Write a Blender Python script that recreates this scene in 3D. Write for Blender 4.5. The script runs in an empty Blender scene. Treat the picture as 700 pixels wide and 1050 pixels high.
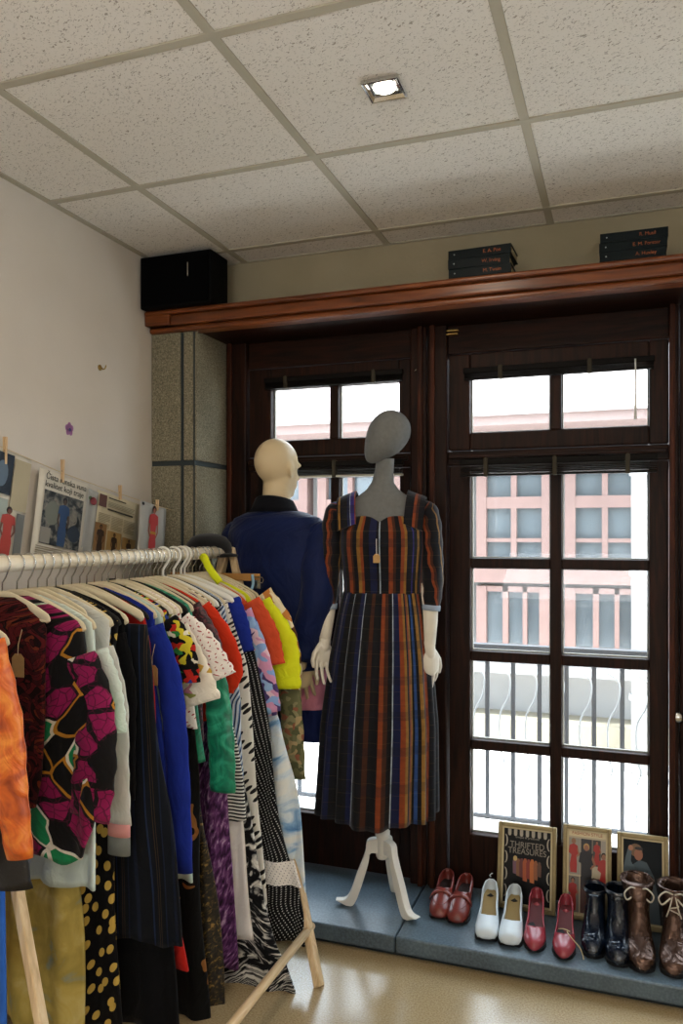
import bpy, bmesh, math, random
from math import sin, cos, pi, radians, sqrt
from mathutils import Vector, Matrix
random.seed(7)
S = bpy.context.scene
COL = S.collection

# ------------------------------------------------------------------ camera
F, YAW, HOR, HC = 815.0, radians(19.8), 545.0, 1.45
CA, SA = cos(YAW), sin(YAW)
def ray(u, v):
    r = (u - 350) / F; w = (HOR - v) / F
    return (CA * r - SA, SA * r + CA, w)
def PY(u, v, y):                        # photo point -> (x, z) on the plane at depth y
    d = ray(u, v); t = y / d[1]
    return (d[0] * t, HC + d[2] * t)
def PX(u, v, x):                        # photo point -> (y, z) on the plane at x
    d = ray(u, v); t = x / d[0]
    return (d[1] * t, HC + d[2] * t)
def PZ(u, v, z):
    d = ray(u, v); t = (z - HC) / d[2]
    return (d[0] * t, d[1] * t)
cd = bpy.data.cameras.new('camera'); cam = bpy.data.objects.new('camera', cd); COL.objects.link(cam)
cam.location = (0, 0, HC); cam.rotation_euler = (pi / 2, 0, YAW)
cd.sensor_fit = 'AUTO'; cd.sensor_width = 36.0; cd.lens = F / 1050 * 36.0
cd.shift_y = (HOR - 525) / 1050; cd.clip_start = 0.05; cd.clip_end = 200
S.camera = cam

# ------------------------------------------------------------------ material helpers
def lin(c):
    return c / 12.92 if c <= .04045 else ((c + .055) / 1.055) ** 2.4
def rgb(h):
    h = h.lstrip('#')
    return (lin(int(h[0:2], 16) / 255), lin(int(h[2:4], 16) / 255), lin(int(h[4:6], 16) / 255), 1)
class G:
    """one node material"""
    def __init__(s, name, rough=.7, metal=0, spec=.3, sheen=0):
        s.m = bpy.data.materials.new(name); s.m.use_nodes = True
        s.t = s.m.node_tree; s.t.nodes.clear()
        s.o = s.t.nodes.new('ShaderNodeOutputMaterial'); s.b = s.t.nodes.new('ShaderNodeBsdfPrincipled')
        s.t.links.new(s.b.outputs[0], s.o.inputs[0])
        s.b.inputs['Roughness'].default_value = rough; s.b.inputs['Metallic'].default_value = metal
        s.b.inputs['Specular IOR Level'].default_value = spec
        if sheen: s.b.inputs['Sheen Weight'].default_value = sheen
        s.tc = None
    def put(s, sock, v):
        if isinstance(v, bpy.types.NodeSocket): s.t.links.new(v, sock)
        elif isinstance(v, str): sock.default_value = rgb(v)
        else: sock.default_value = v
    def n(s, typ, ins=None, out=0, **props):
        nd = s.t.nodes.new('ShaderNode' + typ)
        for k, v in props.items(): setattr(nd, k, v)
        for k, v in (ins or {}).items(): s.put(nd.inputs[k], v)
        return nd.outputs[out]
    def co(s, kind='UV'):
        if s.tc is None: s.tc = s.t.nodes.new('ShaderNodeTexCoord')
        return s.tc.outputs[kind]
    def vec(s, kind='UV', scale=(1, 1, 1), rot=(0, 0, 0), loc=(0, 0, 0)):
        return s.n('Mapping', {'Vector': s.co(kind), 'Scale': scale, 'Rotation': rot, 'Location': loc})
    def math(s, op, a, b=0.0, c=0.0):
        return s.n('Math', {0: a, 1: b, 2: c}, operation=op)
    def mix(s, f, a, b, mode='MIX'):
        nd = s.t.nodes.new('ShaderNodeMix'); nd.data_type = 'RGBA'; nd.blend_type = mode
        s.put(nd.inputs[0], f); s.put(nd.inputs[6], a); s.put(nd.inputs[7], b)
        return nd.outputs[2]
    def ramp(s, f, stops, interp='LINEAR'):
        nd = s.t.nodes.new('ShaderNodeValToRGB'); r = nd.color_ramp; r.interpolation = interp
        while len(r.elements) < len(stops): r.elements.new(.5)
        for e, (p, c) in zip(r.elements, stops):
            e.position = p; e.color = rgb(c) if isinstance(c, str) else (c, c, c, 1)
        s.put(nd.inputs[0], f)
        return nd.outputs[0]
    def noise(s, v, scale, detail=2, dist=0, rough=.5, dim='3D'):
        return s.n('TexNoise', {'Vector': v, 'Scale': scale, 'Detail': detail, 'Distortion': dist, 'Roughness': rough}, noise_dimensions=dim)
    def voro(s, v, scale, rnd=1, out=0, feature='F1', dim='2D'):
        return s.n('TexVoronoi', {'Vector': v, 'Scale': scale, 'Randomness': rnd}, out=out, feature=feature, voronoi_dimensions=dim)
    def less(s, a, b): return s.math('LESS_THAN', a, b)
    def col(s, c): s.put(s.b.inputs['Base Color'], c); return s
    def wrinkle(s, k=.55):
        v = s.vec('UV', (1.0, .45, 1))
        s.bump(s.noise(v, 13, 3, 1.2), k, .02); return s
    def bump(s, h, strength=.3, dist=.01):
        s.put(s.b.inputs['Normal'], s.n('Bump', {'Height': h, 'Strength': strength, 'Distance': dist})); return s

MATS = {}
def plain(name, c, rough=.7, metal=0, spec=.3, var=.0, nscale=20, sheen=0, bump=0, kind='Object'):
    if name in MATS: return MATS[name]
    g = G(name, rough, metal, spec, sheen)
    if var:
        f = g.noise(g.co(kind), nscale, 3)
        f = g.ramp(f, [(.3, 1 - var), (.7, 1.0)])
        g.col(g.mix(1.0, c, f, 'MULTIPLY'))
    else: g.col(c)
    if bump: g.bump(g.noise(g.co(kind), nscale * 4, 2), bump, .004)
    MATS[name] = g.m
    return g.m
def cloth(name, c, var=.18, rough=.85, weave=900, sheen=.03, spec=.12):
    """plain woven cloth: slight mottling and a weave bump"""
    if name in MATS: return MATS[name]
    g = G(name, rough, 0, spec, sheen)
    f = g.ramp(g.noise(g.co('UV'), 9, 3), [(.3, 1 - var), (.7, 1.0)])
    g.col(g.mix(1.0, c, f, 'MULTIPLY'))
    g.wrinkle()
    MATS[name] = g.m
    return g.m
def dots(name, bg, fg, scale, r, rnd=0.0, rot=.6, stretch=(1, 1, 1), fg2=None, rough=.8):
    g = G(name, rough, 0, .15, .03)
    v = g.vec('UV', stretch, (0, 0, rot))
    d = g.voro(v, scale, rnd)
    f = g.less(d, r)
    c = fg
    if fg2:
        cc = g.voro(v, scale, rnd, out=1)
        c = g.mix(g.math('GREATER_THAN', cc, .55), fg, fg2)
    g.col(g.mix(f, bg, c)); g.wrinkle(); MATS[name] = g.m
    return g.m
def patches(name, stops, scale, edge=None, ew=.04, dist=.0, stretch=(1, 1, 1), rot=0, extra=None, rough=.8, rnd=1.0):
    """irregular coloured patches (constant ramp over voronoi cells) with an optional outline colour"""
    g = G(name, rough, 0, .15, .03)
    v = g.vec('UV', stretch, (0, 0, rot))
    if dist:
        nz = g.n('TexNoise', {'Vector': v, 'Scale': scale * .6, 'Detail': 1}, out=1)
        v = g.n('VectorMath', {0: v, 1: g.n('VectorMath', {0: nz, 'Scale': dist}, operation='SCALE')}, operation='ADD')
    cc = g.voro(v, scale, rnd, out=1)
    r = g.n('SeparateColor', {0: cc})
    c = g.ramp(r, stops, 'CONSTANT')
    if edge:
        e = g.voro(v, scale, rnd, feature='DISTANCE_TO_EDGE')
        c = g.mix(g.less(e, ew), c, edge)
    if extra:
        for (bg, sc, rr) in extra:
            c = g.mix(g.less(g.voro(v, sc, 1), rr), c, bg)
    g.col(c); g.wrinkle(); MATS[name] = g.m
    return g.m
def blotch(name, stops, scale, detail=3, dist=1.0, stretch=(1, 1, 1), rough=.8, spec=.15, metal=0, interp='LINEAR', sheen=.03):
    g = G(name, rough, metal, spec, sheen)
    g.col(g.ramp(g.noise(g.vec('UV', stretch), scale, detail, dist), stops, interp)); g.wrinkle(); MATS[name] = g.m
    return g.m
def stripes(name, stops, period, axis=0, wob=.0, rough=.8, cross=None):
    g = G(name, rough, 0, .15, .03)
    sx = g.n('SeparateXYZ', {0: g.co('UV')}, out=axis)
    if wob: sx = g.math('ADD', sx, g.math('MULTIPLY', g.noise(g.co('UV'), 4, 1), wob))
    f = g.math('FRACT', g.math('DIVIDE', sx, period))
    c = g.ramp(f, stops, 'CONSTANT')
    if cross:
        sy = g.n('SeparateXYZ', {0: g.co('UV')}, out=1 - axis)
        fy = g.math('FRACT', g.math('DIVIDE', sy, cross[0]))
        c = g.mix(g.math('MULTIPLY', g.less(fy, cross[1]), cross[3]), c, cross[2])
    g.col(c); g.wrinkle(); MATS[name] = g.m
    return g.m

# ------------------------------------------------------------------ mesh helpers
class MB:
    def __init__(s, weld=False): s.v = []; s.f = []; s.uv = []; s.weld = weld
    def face(s, idx, uvs=None): s.f.append(tuple(idx)); s.uv.append(uvs)
    def box(s, x0, x1, y0, y1, z0, z1):
        b = len(s.v)
        s.v += [(x, y, z) for z in (z0, z1) for y in (y0, y1) for x in (x0, x1)]
        for q in ((0, 2, 3, 1), (4, 5, 7, 6), (0, 1, 5, 4), (2, 6, 7, 3), (0, 4, 6, 2), (1, 3, 7, 5)):
            s.face([b + i for i in q])
        return s
    def beam(s, p0, p1, w, d, up=(0, 0, 1)):
        """square bar from p0 to p1; w across, d along up"""
        p0, p1 = Vector(p0), Vector(p1); a = (p1 - p0).normalized()
        r = a.cross(Vector(up)).normalized(); u = r.cross(a).normalized(); b = len(s.v)
        for p in (p0, p1):
            for i, j in ((-1, -1), (1, -1), (1, 1), (-1, 1)): s.v.append(tuple(p + r * i * w / 2 + u * j * d / 2))
        for i in range(4): s.face([b + i, b + (i + 1) % 4, b + 4 + (i + 1) % 4, b + 4 + i])
        s.face([b + 3, b + 2, b + 1, b]); s.face([b + 4, b + 5, b + 6, b + 7])
        return s
    def rows(s, rows, closed=True, cap0=False, cap1=False, uv=True):
        b = len(s.v); n = len(rows[0])
        us = []
        for r in rows:
            acc = [0.0]
            for i in range(1, n + (1 if closed else 0)):
                acc.append(acc[-1] + (Vector(r[i % n]) - Vector(r[i - 1])).length)
            us.append(acc)
            s.v += [tuple(p) for p in r]
        for k in range(len(rows) - 1):
            for i in range(n if closed else n - 1):
                j = (i + 1) % n
                a, c = b + k * n, b + (k + 1) * n
                s.face([a + i, a + j, c + j, c + i],
                       [(us[k][i], rows[k][i][2]), (us[k][i + 1], rows[k][j][2]), (us[k + 1][i + 1], rows[k + 1][j][2]), (us[k + 1][i], rows[k + 1][i][2])])
        if cap0: s.face([b + i for i in range(n)][::-1])
        if cap1: s.face([b + (len(rows) - 1) * n + i for i in range(n)])
        return s
    def tube(s, path, r, n=10, cap=True, flat=1.0, up=None):
        """round tube; r a number or list; flat scales the second axis"""
        P = [Vector(p) for p in path]; R = r if isinstance(r, (list, tuple)) else [r] * len(P)
        nrm = None; rows = []
        for i, p in enumerate(P):
            t = (P[min(i + 1, len(P) - 1)] - P[max(i - 1, 0)]).normalized()
            if up is not None: nrm = Vector(up)
            elif nrm is None: nrm = Vector((0, 1, 0)) if abs(t.y) < .9 else Vector((1, 0, 0))
            nrm = (nrm - t * nrm.dot(t)).normalized(); bn = t.cross(nrm)
            rr = R[i]; ra, rb = rr if isinstance(rr, (list, tuple)) else (rr, rr * flat)
            rows.append([tuple(p + bn * ra * cos(2 * pi * k / n) + nrm * rb * sin(2 * pi * k / n)) for k in range(n)])
        return s.rows(rows, True, cap, cap)
    def ell(s, c, r, n=20, m=14, M=None):
        rows = []
        for j in range(m + 1):
            t = pi * j / m
            rr = max(sin(t), 1e-3)
            row = []
            for i in range(n):
                p = Vector((r[0] * rr * cos(2 * pi * i / n), r[1] * rr * sin(2 * pi * i / n), r[2] * cos(t)))
                if M is not None: p = M @ p
                row.append(tuple(p + Vector(c)))
            rows.append(row)
        return s.rows(rows, True, True, True)
    def caps(s, p0, r0, p1, r1, n=16):
        p0, p1 = Vector(p0), Vector(p1); d = (p1 - p0); L = d.length; d = d / L
        path, rad = [], []
        for k in range(5):
            a = pi / 2 * (1 - k / 4); path.append(p0 - d * r0 * sin(a)); rad.append(max(r0 * cos(a), 1e-3))
        for k in range(5):
            a = pi / 2 * k / 4; path.append(p1 + d * r1 * sin(a)); rad.append(max(r1 * cos(a), 1e-3))
        return s.tube(path, rad, n)
    def lathe(s, prof, c=(0, 0, 0), n=24):
        rows = [[(c[0] + r * cos(2 * pi * i / n), c[1] + r * sin(2 * pi * i / n), c[2] + z) for i in range(n)] for r, z in prof]
        return s.rows(rows, True, True, True)
    def poly(s, pts, th, axis=1):
        """flat outline (list of (a, b)) extruded by th along the local y axis: points (a, y, b)"""
        b = len(s.v); n = len(pts)
        s.v += [(a, 0, c) for a, c in pts] + [(a, th, c) for a, c in pts]
        s.face([b + i for i in range(n)]); s.face([b + n + i for i in range(n)][::-1])
        for i in range(n):
            j = (i + 1) % n; s.face([b + j, b + i, b + n + i, b + n + j])
        return s
    def xf(s, M, start=0):
        for i in range(start, len(s.v)): s.v[i] = tuple(M @ Vector(s.v[i]))
        return s
    def mesh(s, name):
        me = bpy.data.meshes.new(name); me.from_pydata(s.v, [], s.f); me.update()
        if any(u for u in s.uv):
            ul = me.uv_layers.new(name='UVMap'); k = 0
            for fi, p in enumerate(me.polygons):
                for q in range(p.loop_total):
                    u = s.uv[fi]
                    ul.data[p.loop_start + q].uv = u[q] if u else (s.v[s.f[fi][q]][0], s.v[s.f[fi][q]][2])
        bm = bmesh.new(); bm.from_mesh(me)
        if s.weld: bmesh.ops.remove_doubles(bm, verts=bm.verts, dist=.0002)
        bmesh.ops.recalc_face_normals(bm, faces=bm.faces); bm.to_mesh(me); bm.free()
        return me
def pm(o):
    return Matrix.Translation(o.location) @ o.rotation_euler.to_matrix().to_4x4()
def put(name, mb, mat, parent=None, smooth=False, bevel=0, solid=0, subd=0, world=False, label=None, seg=2):
    """link ONE mesh object; world=True: points are in world space and moved into the parent's space"""
    me = mb.mesh(name) if isinstance(mb, MB) else mb
    if world and parent is not None:
        inv = pm(parent).inverted() if parent.parent is None else (pm(parent.parent) @ pm(parent)).inverted()
        me.transform(inv)
    for m in (mat if isinstance(mat, (list, tuple)) else [mat]): me.materials.append(m)
    o = bpy.data.objects.new(name, me); COL.objects.link(o)
    if parent is not None: o.parent = parent
    if smooth:
        for p in me.polygons: p.use_smooth = True
    if subd:
        md = o.modifiers.new('sub', 'SUBSURF'); md.levels = subd; md.render_levels = subd
    if solid:
        md = o.modifiers.new('sol', 'SOLIDIFY'); md.thickness = solid; md.offset = 1 if solid > 0 else -1
    if bevel:
        md = o.modifiers.new('bev', 'BEVEL'); md.width = bevel; md.segments = seg; md.limit_method = 'ANGLE'; md.angle_limit = radians(40)
    if label: o['label'] = label
    return o
def thing(name, label, cat, loc=(0, 0, 0), rz=0, group=None, rot=None):
    o = bpy.data.objects.new(name, None); COL.objects.link(o); o.empty_display_size = .05
    o.location = loc; o.rotation_euler = rot if rot else (0, 0, rz)
    o['label'] = label; o['category'] = cat
    if group: o['group'] = group
    return o
def tag(o, label, cat, group=None):
    o['label'] = label; o['category'] = cat
    if group: o['group'] = group
    return o
def struct(o, label=None, cat=None):
    o['kind'] = 'structure'
    if label: o['label'] = label
    if cat: o['category'] = cat
    return o
def sroot(name, label, cat, loc=(0, 0, 0)):
    return struct(thing(name, label, cat, loc))
def fuse(mb, voxel, smooth=6):
    """union of overlapping shells -> one continuous skin"""
    me = mb.mesh('tmp'); o = bpy.data.objects.new('tmp', me); COL.objects.link(o)
    r = o.modifiers.new('r', 'REMESH'); r.mode = 'VOXEL'; r.voxel_size = voxel; r.use_smooth_shade = True
    if smooth:
        sm = o.modifiers.new('s', 'SMOOTH'); sm.factor = .5; sm.iterations = smooth
    dg = bpy.context.evaluated_depsgraph_get()
    out = bpy.data.meshes.new_from_object(o.evaluated_get(dg))
    bpy.data.objects.remove(o); out.materials.clear()
    return out
def lettering(name, body, size, M, mat, parent, align='CENTER', ext=.0004, sx=1.0, label=None):
    """text laid in the local xz plane of M, facing -y"""
    c = bpy.data.curves.new('t', 'FONT'); c.body = body; c.size = size; c.align_x = align; c.align_y = 'CENTER'; c.extrude = ext
    o = bpy.data.objects.new('t', c); COL.objects.link(o)
    dg = bpy.context.evaluated_depsgraph_get()
    me = bpy.data.meshes.new_from_object(o.evaluated_get(dg)); bpy.data.objects.remove(o); bpy.data.curves.remove(c)
    me.transform(M @ Matrix.Rotation(pi / 2, 4, 'X') @ Matrix.Diagonal((sx, 1, 1, 1)))
    me.materials.clear()
    return put(name, me, mat, parent, label=label)
def ip(tab, t):
    """piecewise linear table lookup [(t, val)...]"""
    if t <= tab[0][0]: return tab[0][1]
    for (a, x), (b, y) in zip(tab, tab[1:]):
        if t <= b: return x + (y - x) * (t - a) / (b - a) if b > a else y
    return tab[-1][1]
def spline(pts, n):
    """Catmull-Rom through points"""
    P = [Vector(p) for p in pts]; P = [P[0] * 2 - P[1]] + P + [P[-1] * 2 - P[-2]]
    out = []
    segs = len(P) - 3
    for k in range(n + 1):
        f = k / n * segs; i = min(int(f), segs - 1); t = f - i
        a, b, c, d = P[i:i + 4]
        out.append(.5 * ((2 * b) + (c - a) * t + (2 * a - 5 * b + 4 * c - d) * t * t + (3 * b - a - 3 * c + d) * t ** 3))
    return out

# ------------------------------------------------------------------ room materials
def wood_mat(name, c1, c2, c3, rough=.5, spec=.14, scale=6, axis='Z'):
    g = G(name, rough, 0, spec)
    st = {'Z': (9, 9, .7), 'X': (.7, 9, 9), 'Y': (9, .7, 9)}[axis]
    v = g.vec('Object', st)
    f = g.noise(v, scale, 4, 1.2)
    g.col(g.ramp(f, [(.3, c1), (.5, c2), (.72, c3)])); g.bump(f, .08, .004)
    MATS[name] = g.m
    return g.m
W_DARK = wood_mat('dark_varnished_wood', '120805', '211008', '2f160b')
W_DARKX = wood_mat('dark_varnished_wood_across', '120805', '211008', '2f160b', axis='X')
W_STRIP_LIT = wood_mat('lit_red_strip', '20100a', '371a0d', '4a2211')  # lit look of the post strips put into a lighter, redder wood
W_RED = wood_mat('red_brown_wood', '43200b', '653212', '7d431b', .33, .45, 5, 'X')
W_LIGHT = wood_mat('pale_pine', 'b58e63', 'cfae84', 'dcc29c', .55, .3, 5)
W_LIGHTY = wood_mat('pale_pine_along', 'b9966c', 'd2b58c', 'e0cba8', .5, .3, 5, 'Y')
RAILW = wood_mat('cream_rail_wood', 'd3c4a8', 'e3d8c2', 'ece4d2', .5, .3, 3, 'Y')
STEEL = plain('steel', 'c4c4c0', .25, 1.0)
BRASS = plain('brass', 'b89a5a', .35, 1.0)
BLACKP = plain('black_plastic', '0c0c0d', .45, 0, .1)
KRAFT = plain('kraft_card', 'b08a58', .85, var=.15, nscale=60)
STRINGM = plain('string', 'c9b48a', .9)
WHITEM = plain('white_paint', 'd9d6cf', .5, var=.06, nscale=15)

g = G('plaster', .9, 0, .15)
f = g.noise(g.co('Object'), 1.6, 4)
c = g.ramp(f, [(.3, 'c4bbaf'), (.7, 'd2cabf')]); g.col(c)
g.bump(g.noise(g.co('Object'), 60, 3), .12, .004); PLASTER = g.m
g = G('plaster_beige_shaded', .9, 0, .15)
g.col(g.ramp(g.noise(g.co('Object'), 3, 4), [(.3, '8d836a'), (.7, '9c9178')])); g.bump(g.noise(g.co('Object'), 70, 3), .2, .004); PLASTER_SHADED = g.m  # beige darkened to stand in for the shade above the beam
g = G('fissured_ceiling_tile', .95, 0, .1)
v = g.vec('Object', (1, 1, 1), (0, 0, .5))
v2 = g.n('Mapping', {'Vector': v, 'Scale': (1, 1.9, 1)})
f = g.noise(v2, 105, 1.0, 1.0)
m = g.ramp(f, [(.632, 0.0), (.675, .9)])
f2 = g.noise(v, 190, 1, .4)
m2 = g.ramp(f2, [(.66, 0.0), (.72, 1.0)])
mm = g.math('MAXIMUM', m, g.math('MULTIPLY', m2, .6))
g.col(g.mix(mm, 'dcd6cd', '989084')); g.bump(mm, .4, -.003); TILE = g.m
TBAR = plain('ceiling_t_bar', 'aaa392', .7, 0, .1)
g = G('linoleum', .21, 0, .5)
f = g.noise(g.co('Object'), 2.5, 4); f2 = g.noise(g.co('Object'), 180, 2)
c = g.ramp(f, [(.3, '8f7a58'), (.7, 'a08b68')]); c = g.mix(.35, c, g.ramp(f2, [(.35, '8c7754'), (.65, 'c9b793')])); g.col(c); LINO = g.m
g = G('slate_step', .33, 0, .5)
f = g.noise(g.co('Object'), 5, 5, .4); f2 = g.noise(g.co('Object'), 120, 2)
c = g.ramp(f, [(.3, '3a4650'), (.7, '566772')]); c = g.mix(.3, c, g.ramp(f2, [(.4, '34404a'), (.65, '697a86')])); g.col(c)
g.bump(f2, .12, .003); SLATE = g.m
g = G('granite_block', .85, 0, .2)
f = g.noise(g.co('Object'), 260, 3); f2 = g.noise(g.co('Object'), 4, 3)
c = g.ramp(f, [(.25, '585445'), (.5, '8c8672'), (.75, 'b9b199')]); c = g.mix(.4, c, g.ramp(f2, [(.3, '7d776a'), (.7, 'b0a894')]), 'MULTIPLY'); g.col(c); g.bump(f, .5, .004); GRANITE = g.m
GROUT = plain('dark_grout', '333a3b', .9)
def glass_mat():
    m = bpy.data.materials.new('window_glass'); m.use_nodes = True; t = m.node_tree; t.nodes.clear()
    o = t.nodes.new('ShaderNodeOutputMaterial'); a = t.nodes.new('ShaderNodeBsdfTransparent'); b = t.nodes.new('ShaderNodeBsdfGlossy'); d = t.nodes.new('ShaderNodeBsdfDiffuse')
    a.inputs[0].default_value = (.96, .98, .98, 1); b.inputs['Roughness'].default_value = .03; d.inputs[0].default_value = (.9, .92, .95, 1)
    x = t.nodes.new('ShaderNodeMixShader'); x.inputs[0].default_value = .025
    y = t.nodes.new('ShaderNodeMixShader'); y.inputs[0].default_value = .03      # dusty film on the panes
    t.links.new(a.outputs[0], x.inputs[1]); t.links.new(b.outputs[0], x.inputs[2])
    t.links.new(x.outputs[0], y.inputs[1]); t.links.new(d.outputs[0], y.inputs[2]); t.links.new(y.outputs[0], o.inputs[0])
    return m
GLASS = glass_mat()

# ------------------------------------------------------------------ room shell
XL, XR, YB, ZC, YD, YW = -1.806, 2.3, -2.2, 2.54, 3.06, 2.90
struct(put('floor', MB().box(XL - .1, XR + .1, YB - .1, 2.64, -.1, 0), LINO), 'beige linoleum floor of the shop', 'floor')
struct(put('wall_left', MB().box(XL - .12, XL, YB, 3.3, 0, ZC + .1), PLASTER), 'plain off-white plaster wall behind the clothes rack', 'wall')
struct(put('wall_right', MB().box(XR, XR + .12, YB, 3.3, 0, ZC + .1), PLASTER), 'plain plaster wall on the side away from the rack', 'wall')
b = MB(); b.box(XL, -1.3, YB - .12, YB, 0, ZC); b.box(1.9, XR, YB - .12, YB, 0, ZC); b.box(-1.3, 1.9, YB - .12, YB, 0, .7); b.box(-1.3, 1.9, YB - .12, YB, 2.35, ZC)
struct(put('wall_back', b, PLASTER), 'plaster wall behind the viewer with an opening added to admit light', 'wall')  # unseen wall; its opening is added to let the rear light in
struct(put('wall_sky_block', MB().box(-5, 5, -6.3, -6.0, -.5, 6), plain('grey_block_render', '6a655c', .9)), 'unseen grey wall added behind the rear opening to dim pane reflections', 'wall')  # added out of view to keep bright sky out of the glass reflections
struct(put('wall_front', MB().box(XL, XR, YW, 3.3, 2.285, ZC + .1), PLASTER_SHADED), 'beige plaster strip above the wooden beam, darkened for shade', 'wall')
# ceiling: tiles with a T-bar grid as its part
ceil = struct(put('ceiling', MB().box(XL - .1, XR + .1, YB - .1, 3.0, ZC, ZC + .1), TILE), 'suspended ceiling of fissured white tiles', 'ceiling')
b = MB(); gx = [-.857 + .6 * k for k in range(-1, 6)]; gy = [2.75 - .603 * k for k in range(0, 9)]
for x in gx: b.box(x - .012, x + .012, YB, YW, ZC - .004, ZC)
for y in gy: b.box(XL, XR, y - .012, y + .012, ZC - .0045, ZC)
b.box(XL, XL + .02, YB, YW, ZC - .005, ZC); b.box(XL, XR, YW - .012, YW, ZC - .003, ZC)
put('ceiling_grid', b, TBAR, ceil, label='cream metal grid bars')
# slate step along the windows
step = sroot('trim_1', 'blue-grey slate step below the windows', 'step')
b = MB()
for x0, x1 in ((XL, -.745), (-.741, .45), (.454, XR)): b.box(x0, x1, 2.60, 3.3, .018, .075)
put('slab', b, SLATE, step, bevel=.006)
put('riser', MB().box(XL, XR, 2.625, 3.3, 0, .018), plain('dark_riser', '232a2e', .8), step, label='dark recessed base')
# granite corner pier
pier = sroot('wall_corner', 'grey granite block pier between the plaster wall and the windows', 'pier')
b = MB()
for z0, z1 in ((.075, .42), (.438, 1.06), (1.078, 1.712), (1.732, 2.262)):
    b.box(XL + .002, -1.672, 2.752, 3.2, z0, z1); b.box(-1.656, -1.616, 2.752, 2.80, z0, z1); b.box(-1.660, -1.605, 2.764, 3.2, z0, z1)
put('block', b, GRANITE, pier, bevel=.004)
put('joint', MB().box(XL, -1.611, 2.760, 3.2, .075, 2.262), GROUT, pier, label='dark mortar joints')
# wooden beam with mouldings over the windows
beam = sroot('trim_2', 'heavy red-brown wooden beam across the top of the windows', 'beam')
put('fascia', MB().box(XL + .004, XR, 2.715, 2.90, 2.262, 2.302), W_RED, beam, bevel=.006)
put('moulding', MB().box(XL + .004, XR, 2.695, 2.90, 2.302, 2.320), W_RED, beam, bevel=.007)
put('lower_moulding', MB().box(XL + .004, XR, 2.732, 2.80, 2.240, 2.262), W_RED, beam, bevel=.008)
put('soffit', MB().box(XL + .004, XR, 2.80, 3.12, 2.245, 2.285), W_DARKX, beam, label='dark underside board')
put('end_block', MB().box(XL + .004, -1.69, 2.70, 2.80, 2.262, 2.306), W_RED, beam, bevel=.005)

# ------------------------------------------------------------------ windows
def window(num, label, xl, xr, panes, sx):
    """xl..xr outer frame, panes = two (x0, x1) columns, sx = sash outer x range"""
    root = sroot('window_%d' % num, label, 'window')
    z0, z1 = .075, 2.245
    # fixed outer frame with posts, a head and the transom rail
    b = MB(); b.box(xl, sx[0], YD - .05, YD + .07, z0, z1); b.box(sx[1], xr, YD - .05, YD + .07, z0, z1)
    put('outer_frame', b, W_DARK, root, bevel=.006)
    b = MB(); b.box(sx[0], sx[1], YD - .03, YD + .07, 2.135, z1); b.box(sx[0], sx[1], YD - .03, YD + .07, 1.705, 1.758)
    put('head_rail', b, W_DARKX, root, bevel=.005)
    put('ledge', MB().box(sx[0] + .01, sx[1] - .01, YD - .055, YD - .03, 1.728, 1.745), W_DARKX, root, bevel=.004)
    # two raised strips on the posts
    b = MB()
    for x in (xl + .012, xr - .032): b.box(x, x + .02, YD - .066, YD - .05, z0, z1)
    put('post_strip', b, W_STRIP_LIT, root, bevel=.004)
    (a0, a1), (c0, c1) = panes
    def sash(name, zb, zt, rows, y):
        r = struct_part(name, root)
        b = MB(); b.box(sx[0] + .004, a0, y - .02, y + .03, zb, zt); b.box(c1, sx[1] - .004, y - .02, y + .03, zb, zt)
        b.box(a0, c1, y - .02, y + .03, zb, rows[0][0]); b.box(a0, c1, y - .02, y + .03, rows[-1][1], zt)
        put('sash_frame', b, W_DARK, r, bevel=.005)
        b = MB(); b.box(a1, c0, y - .016, y + .026, rows[0][0], rows[-1][1])
        for (p, q), (r2, s2) in zip(rows, rows[1:]):
            b.box(a0, a1, y - .016, y + .026, q, r2); b.box(c0, c1, y - .016, y + .026, q, r2)
        put('glazing_bar', b, W_DARK, r, bevel=.004)
        b = MB()
        for p, q in rows:
            for x0, x1 in panes: b.box(x0 - .003, x1 + .003, y + .008, y + .012, p - .003, q + .003)
        put('glazing', b, GLASS, r)
        b = MB()                                                    # thin grey putty beads
        for p, q in rows:
            for x0, x1 in panes:
                b.box(x0, x0 + .005, y + .012, y + .024, p, q); b.box(x1 - .005, x1, y + .012, y + .024, p, q); b.box(x0, x1, y + .012, y + .024, p, p + .005)
        put('bead', b, plain('grey_bead', '9a958c', .7), r)
    def struct_part(name, root):
        e = bpy.data.objects.new(name, None); COL.objects.link(e); e.parent = root; return e
    sash('transom_sash', 1.762, 2.13, [(1.828, 2.045)], YD - .01)
    sash('casement', .082, 1.702, [(.289, .613), (.650, .953), (.992, 1.309), (1.348, 1.672)], YD)
    return root
w1 = window(1, 'dark wooden balcony window behind the two mannequins', -1.605, -.735, ((-1.404, -1.144), (-1.106, -.850)), (-1.51, -.80))
w2 = window(2, 'dark wooden balcony window above the shoes with picture frames', -.731, .168, ((-.569, -.272), (-.230, .071)), (-.655, .140))
w3 = window(3, 'dark wooden window post with a round knob at the right edge', .172, 1.05, ((.37, .63), (.67, .93)), (.20, 1.0))
w4 = window(4, 'dark wooden balcony window farthest from the rack', 1.054, 2.29, ((1.25, 1.62), (1.66, 2.05)), (1.10, 2.25))
kx, kz = PY(695, 737, 2.99)
put('knob', MB().lathe([(.004, 0), (.008, .002), (.008, .012), (.018, .020), (.022, .030), (.016, .040), (.004, .043)], n=18).xf(Matrix.Translation((kx, YD - .02, kz)) @ Matrix.Rotation(pi / 2, 4, 'X')), STEEL, w3, smooth=True, label='silver knob')
lx, lz = PY(463, 341, 2.99)
b = MB(); b.box(lx - .022, lx + .022, YD - .072, YD - .05, lz - .008, lz - .002); b.box(lx - .020, lx + .024, YD - .075, YD - .05, lz + .004, lz + .011)
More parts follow.
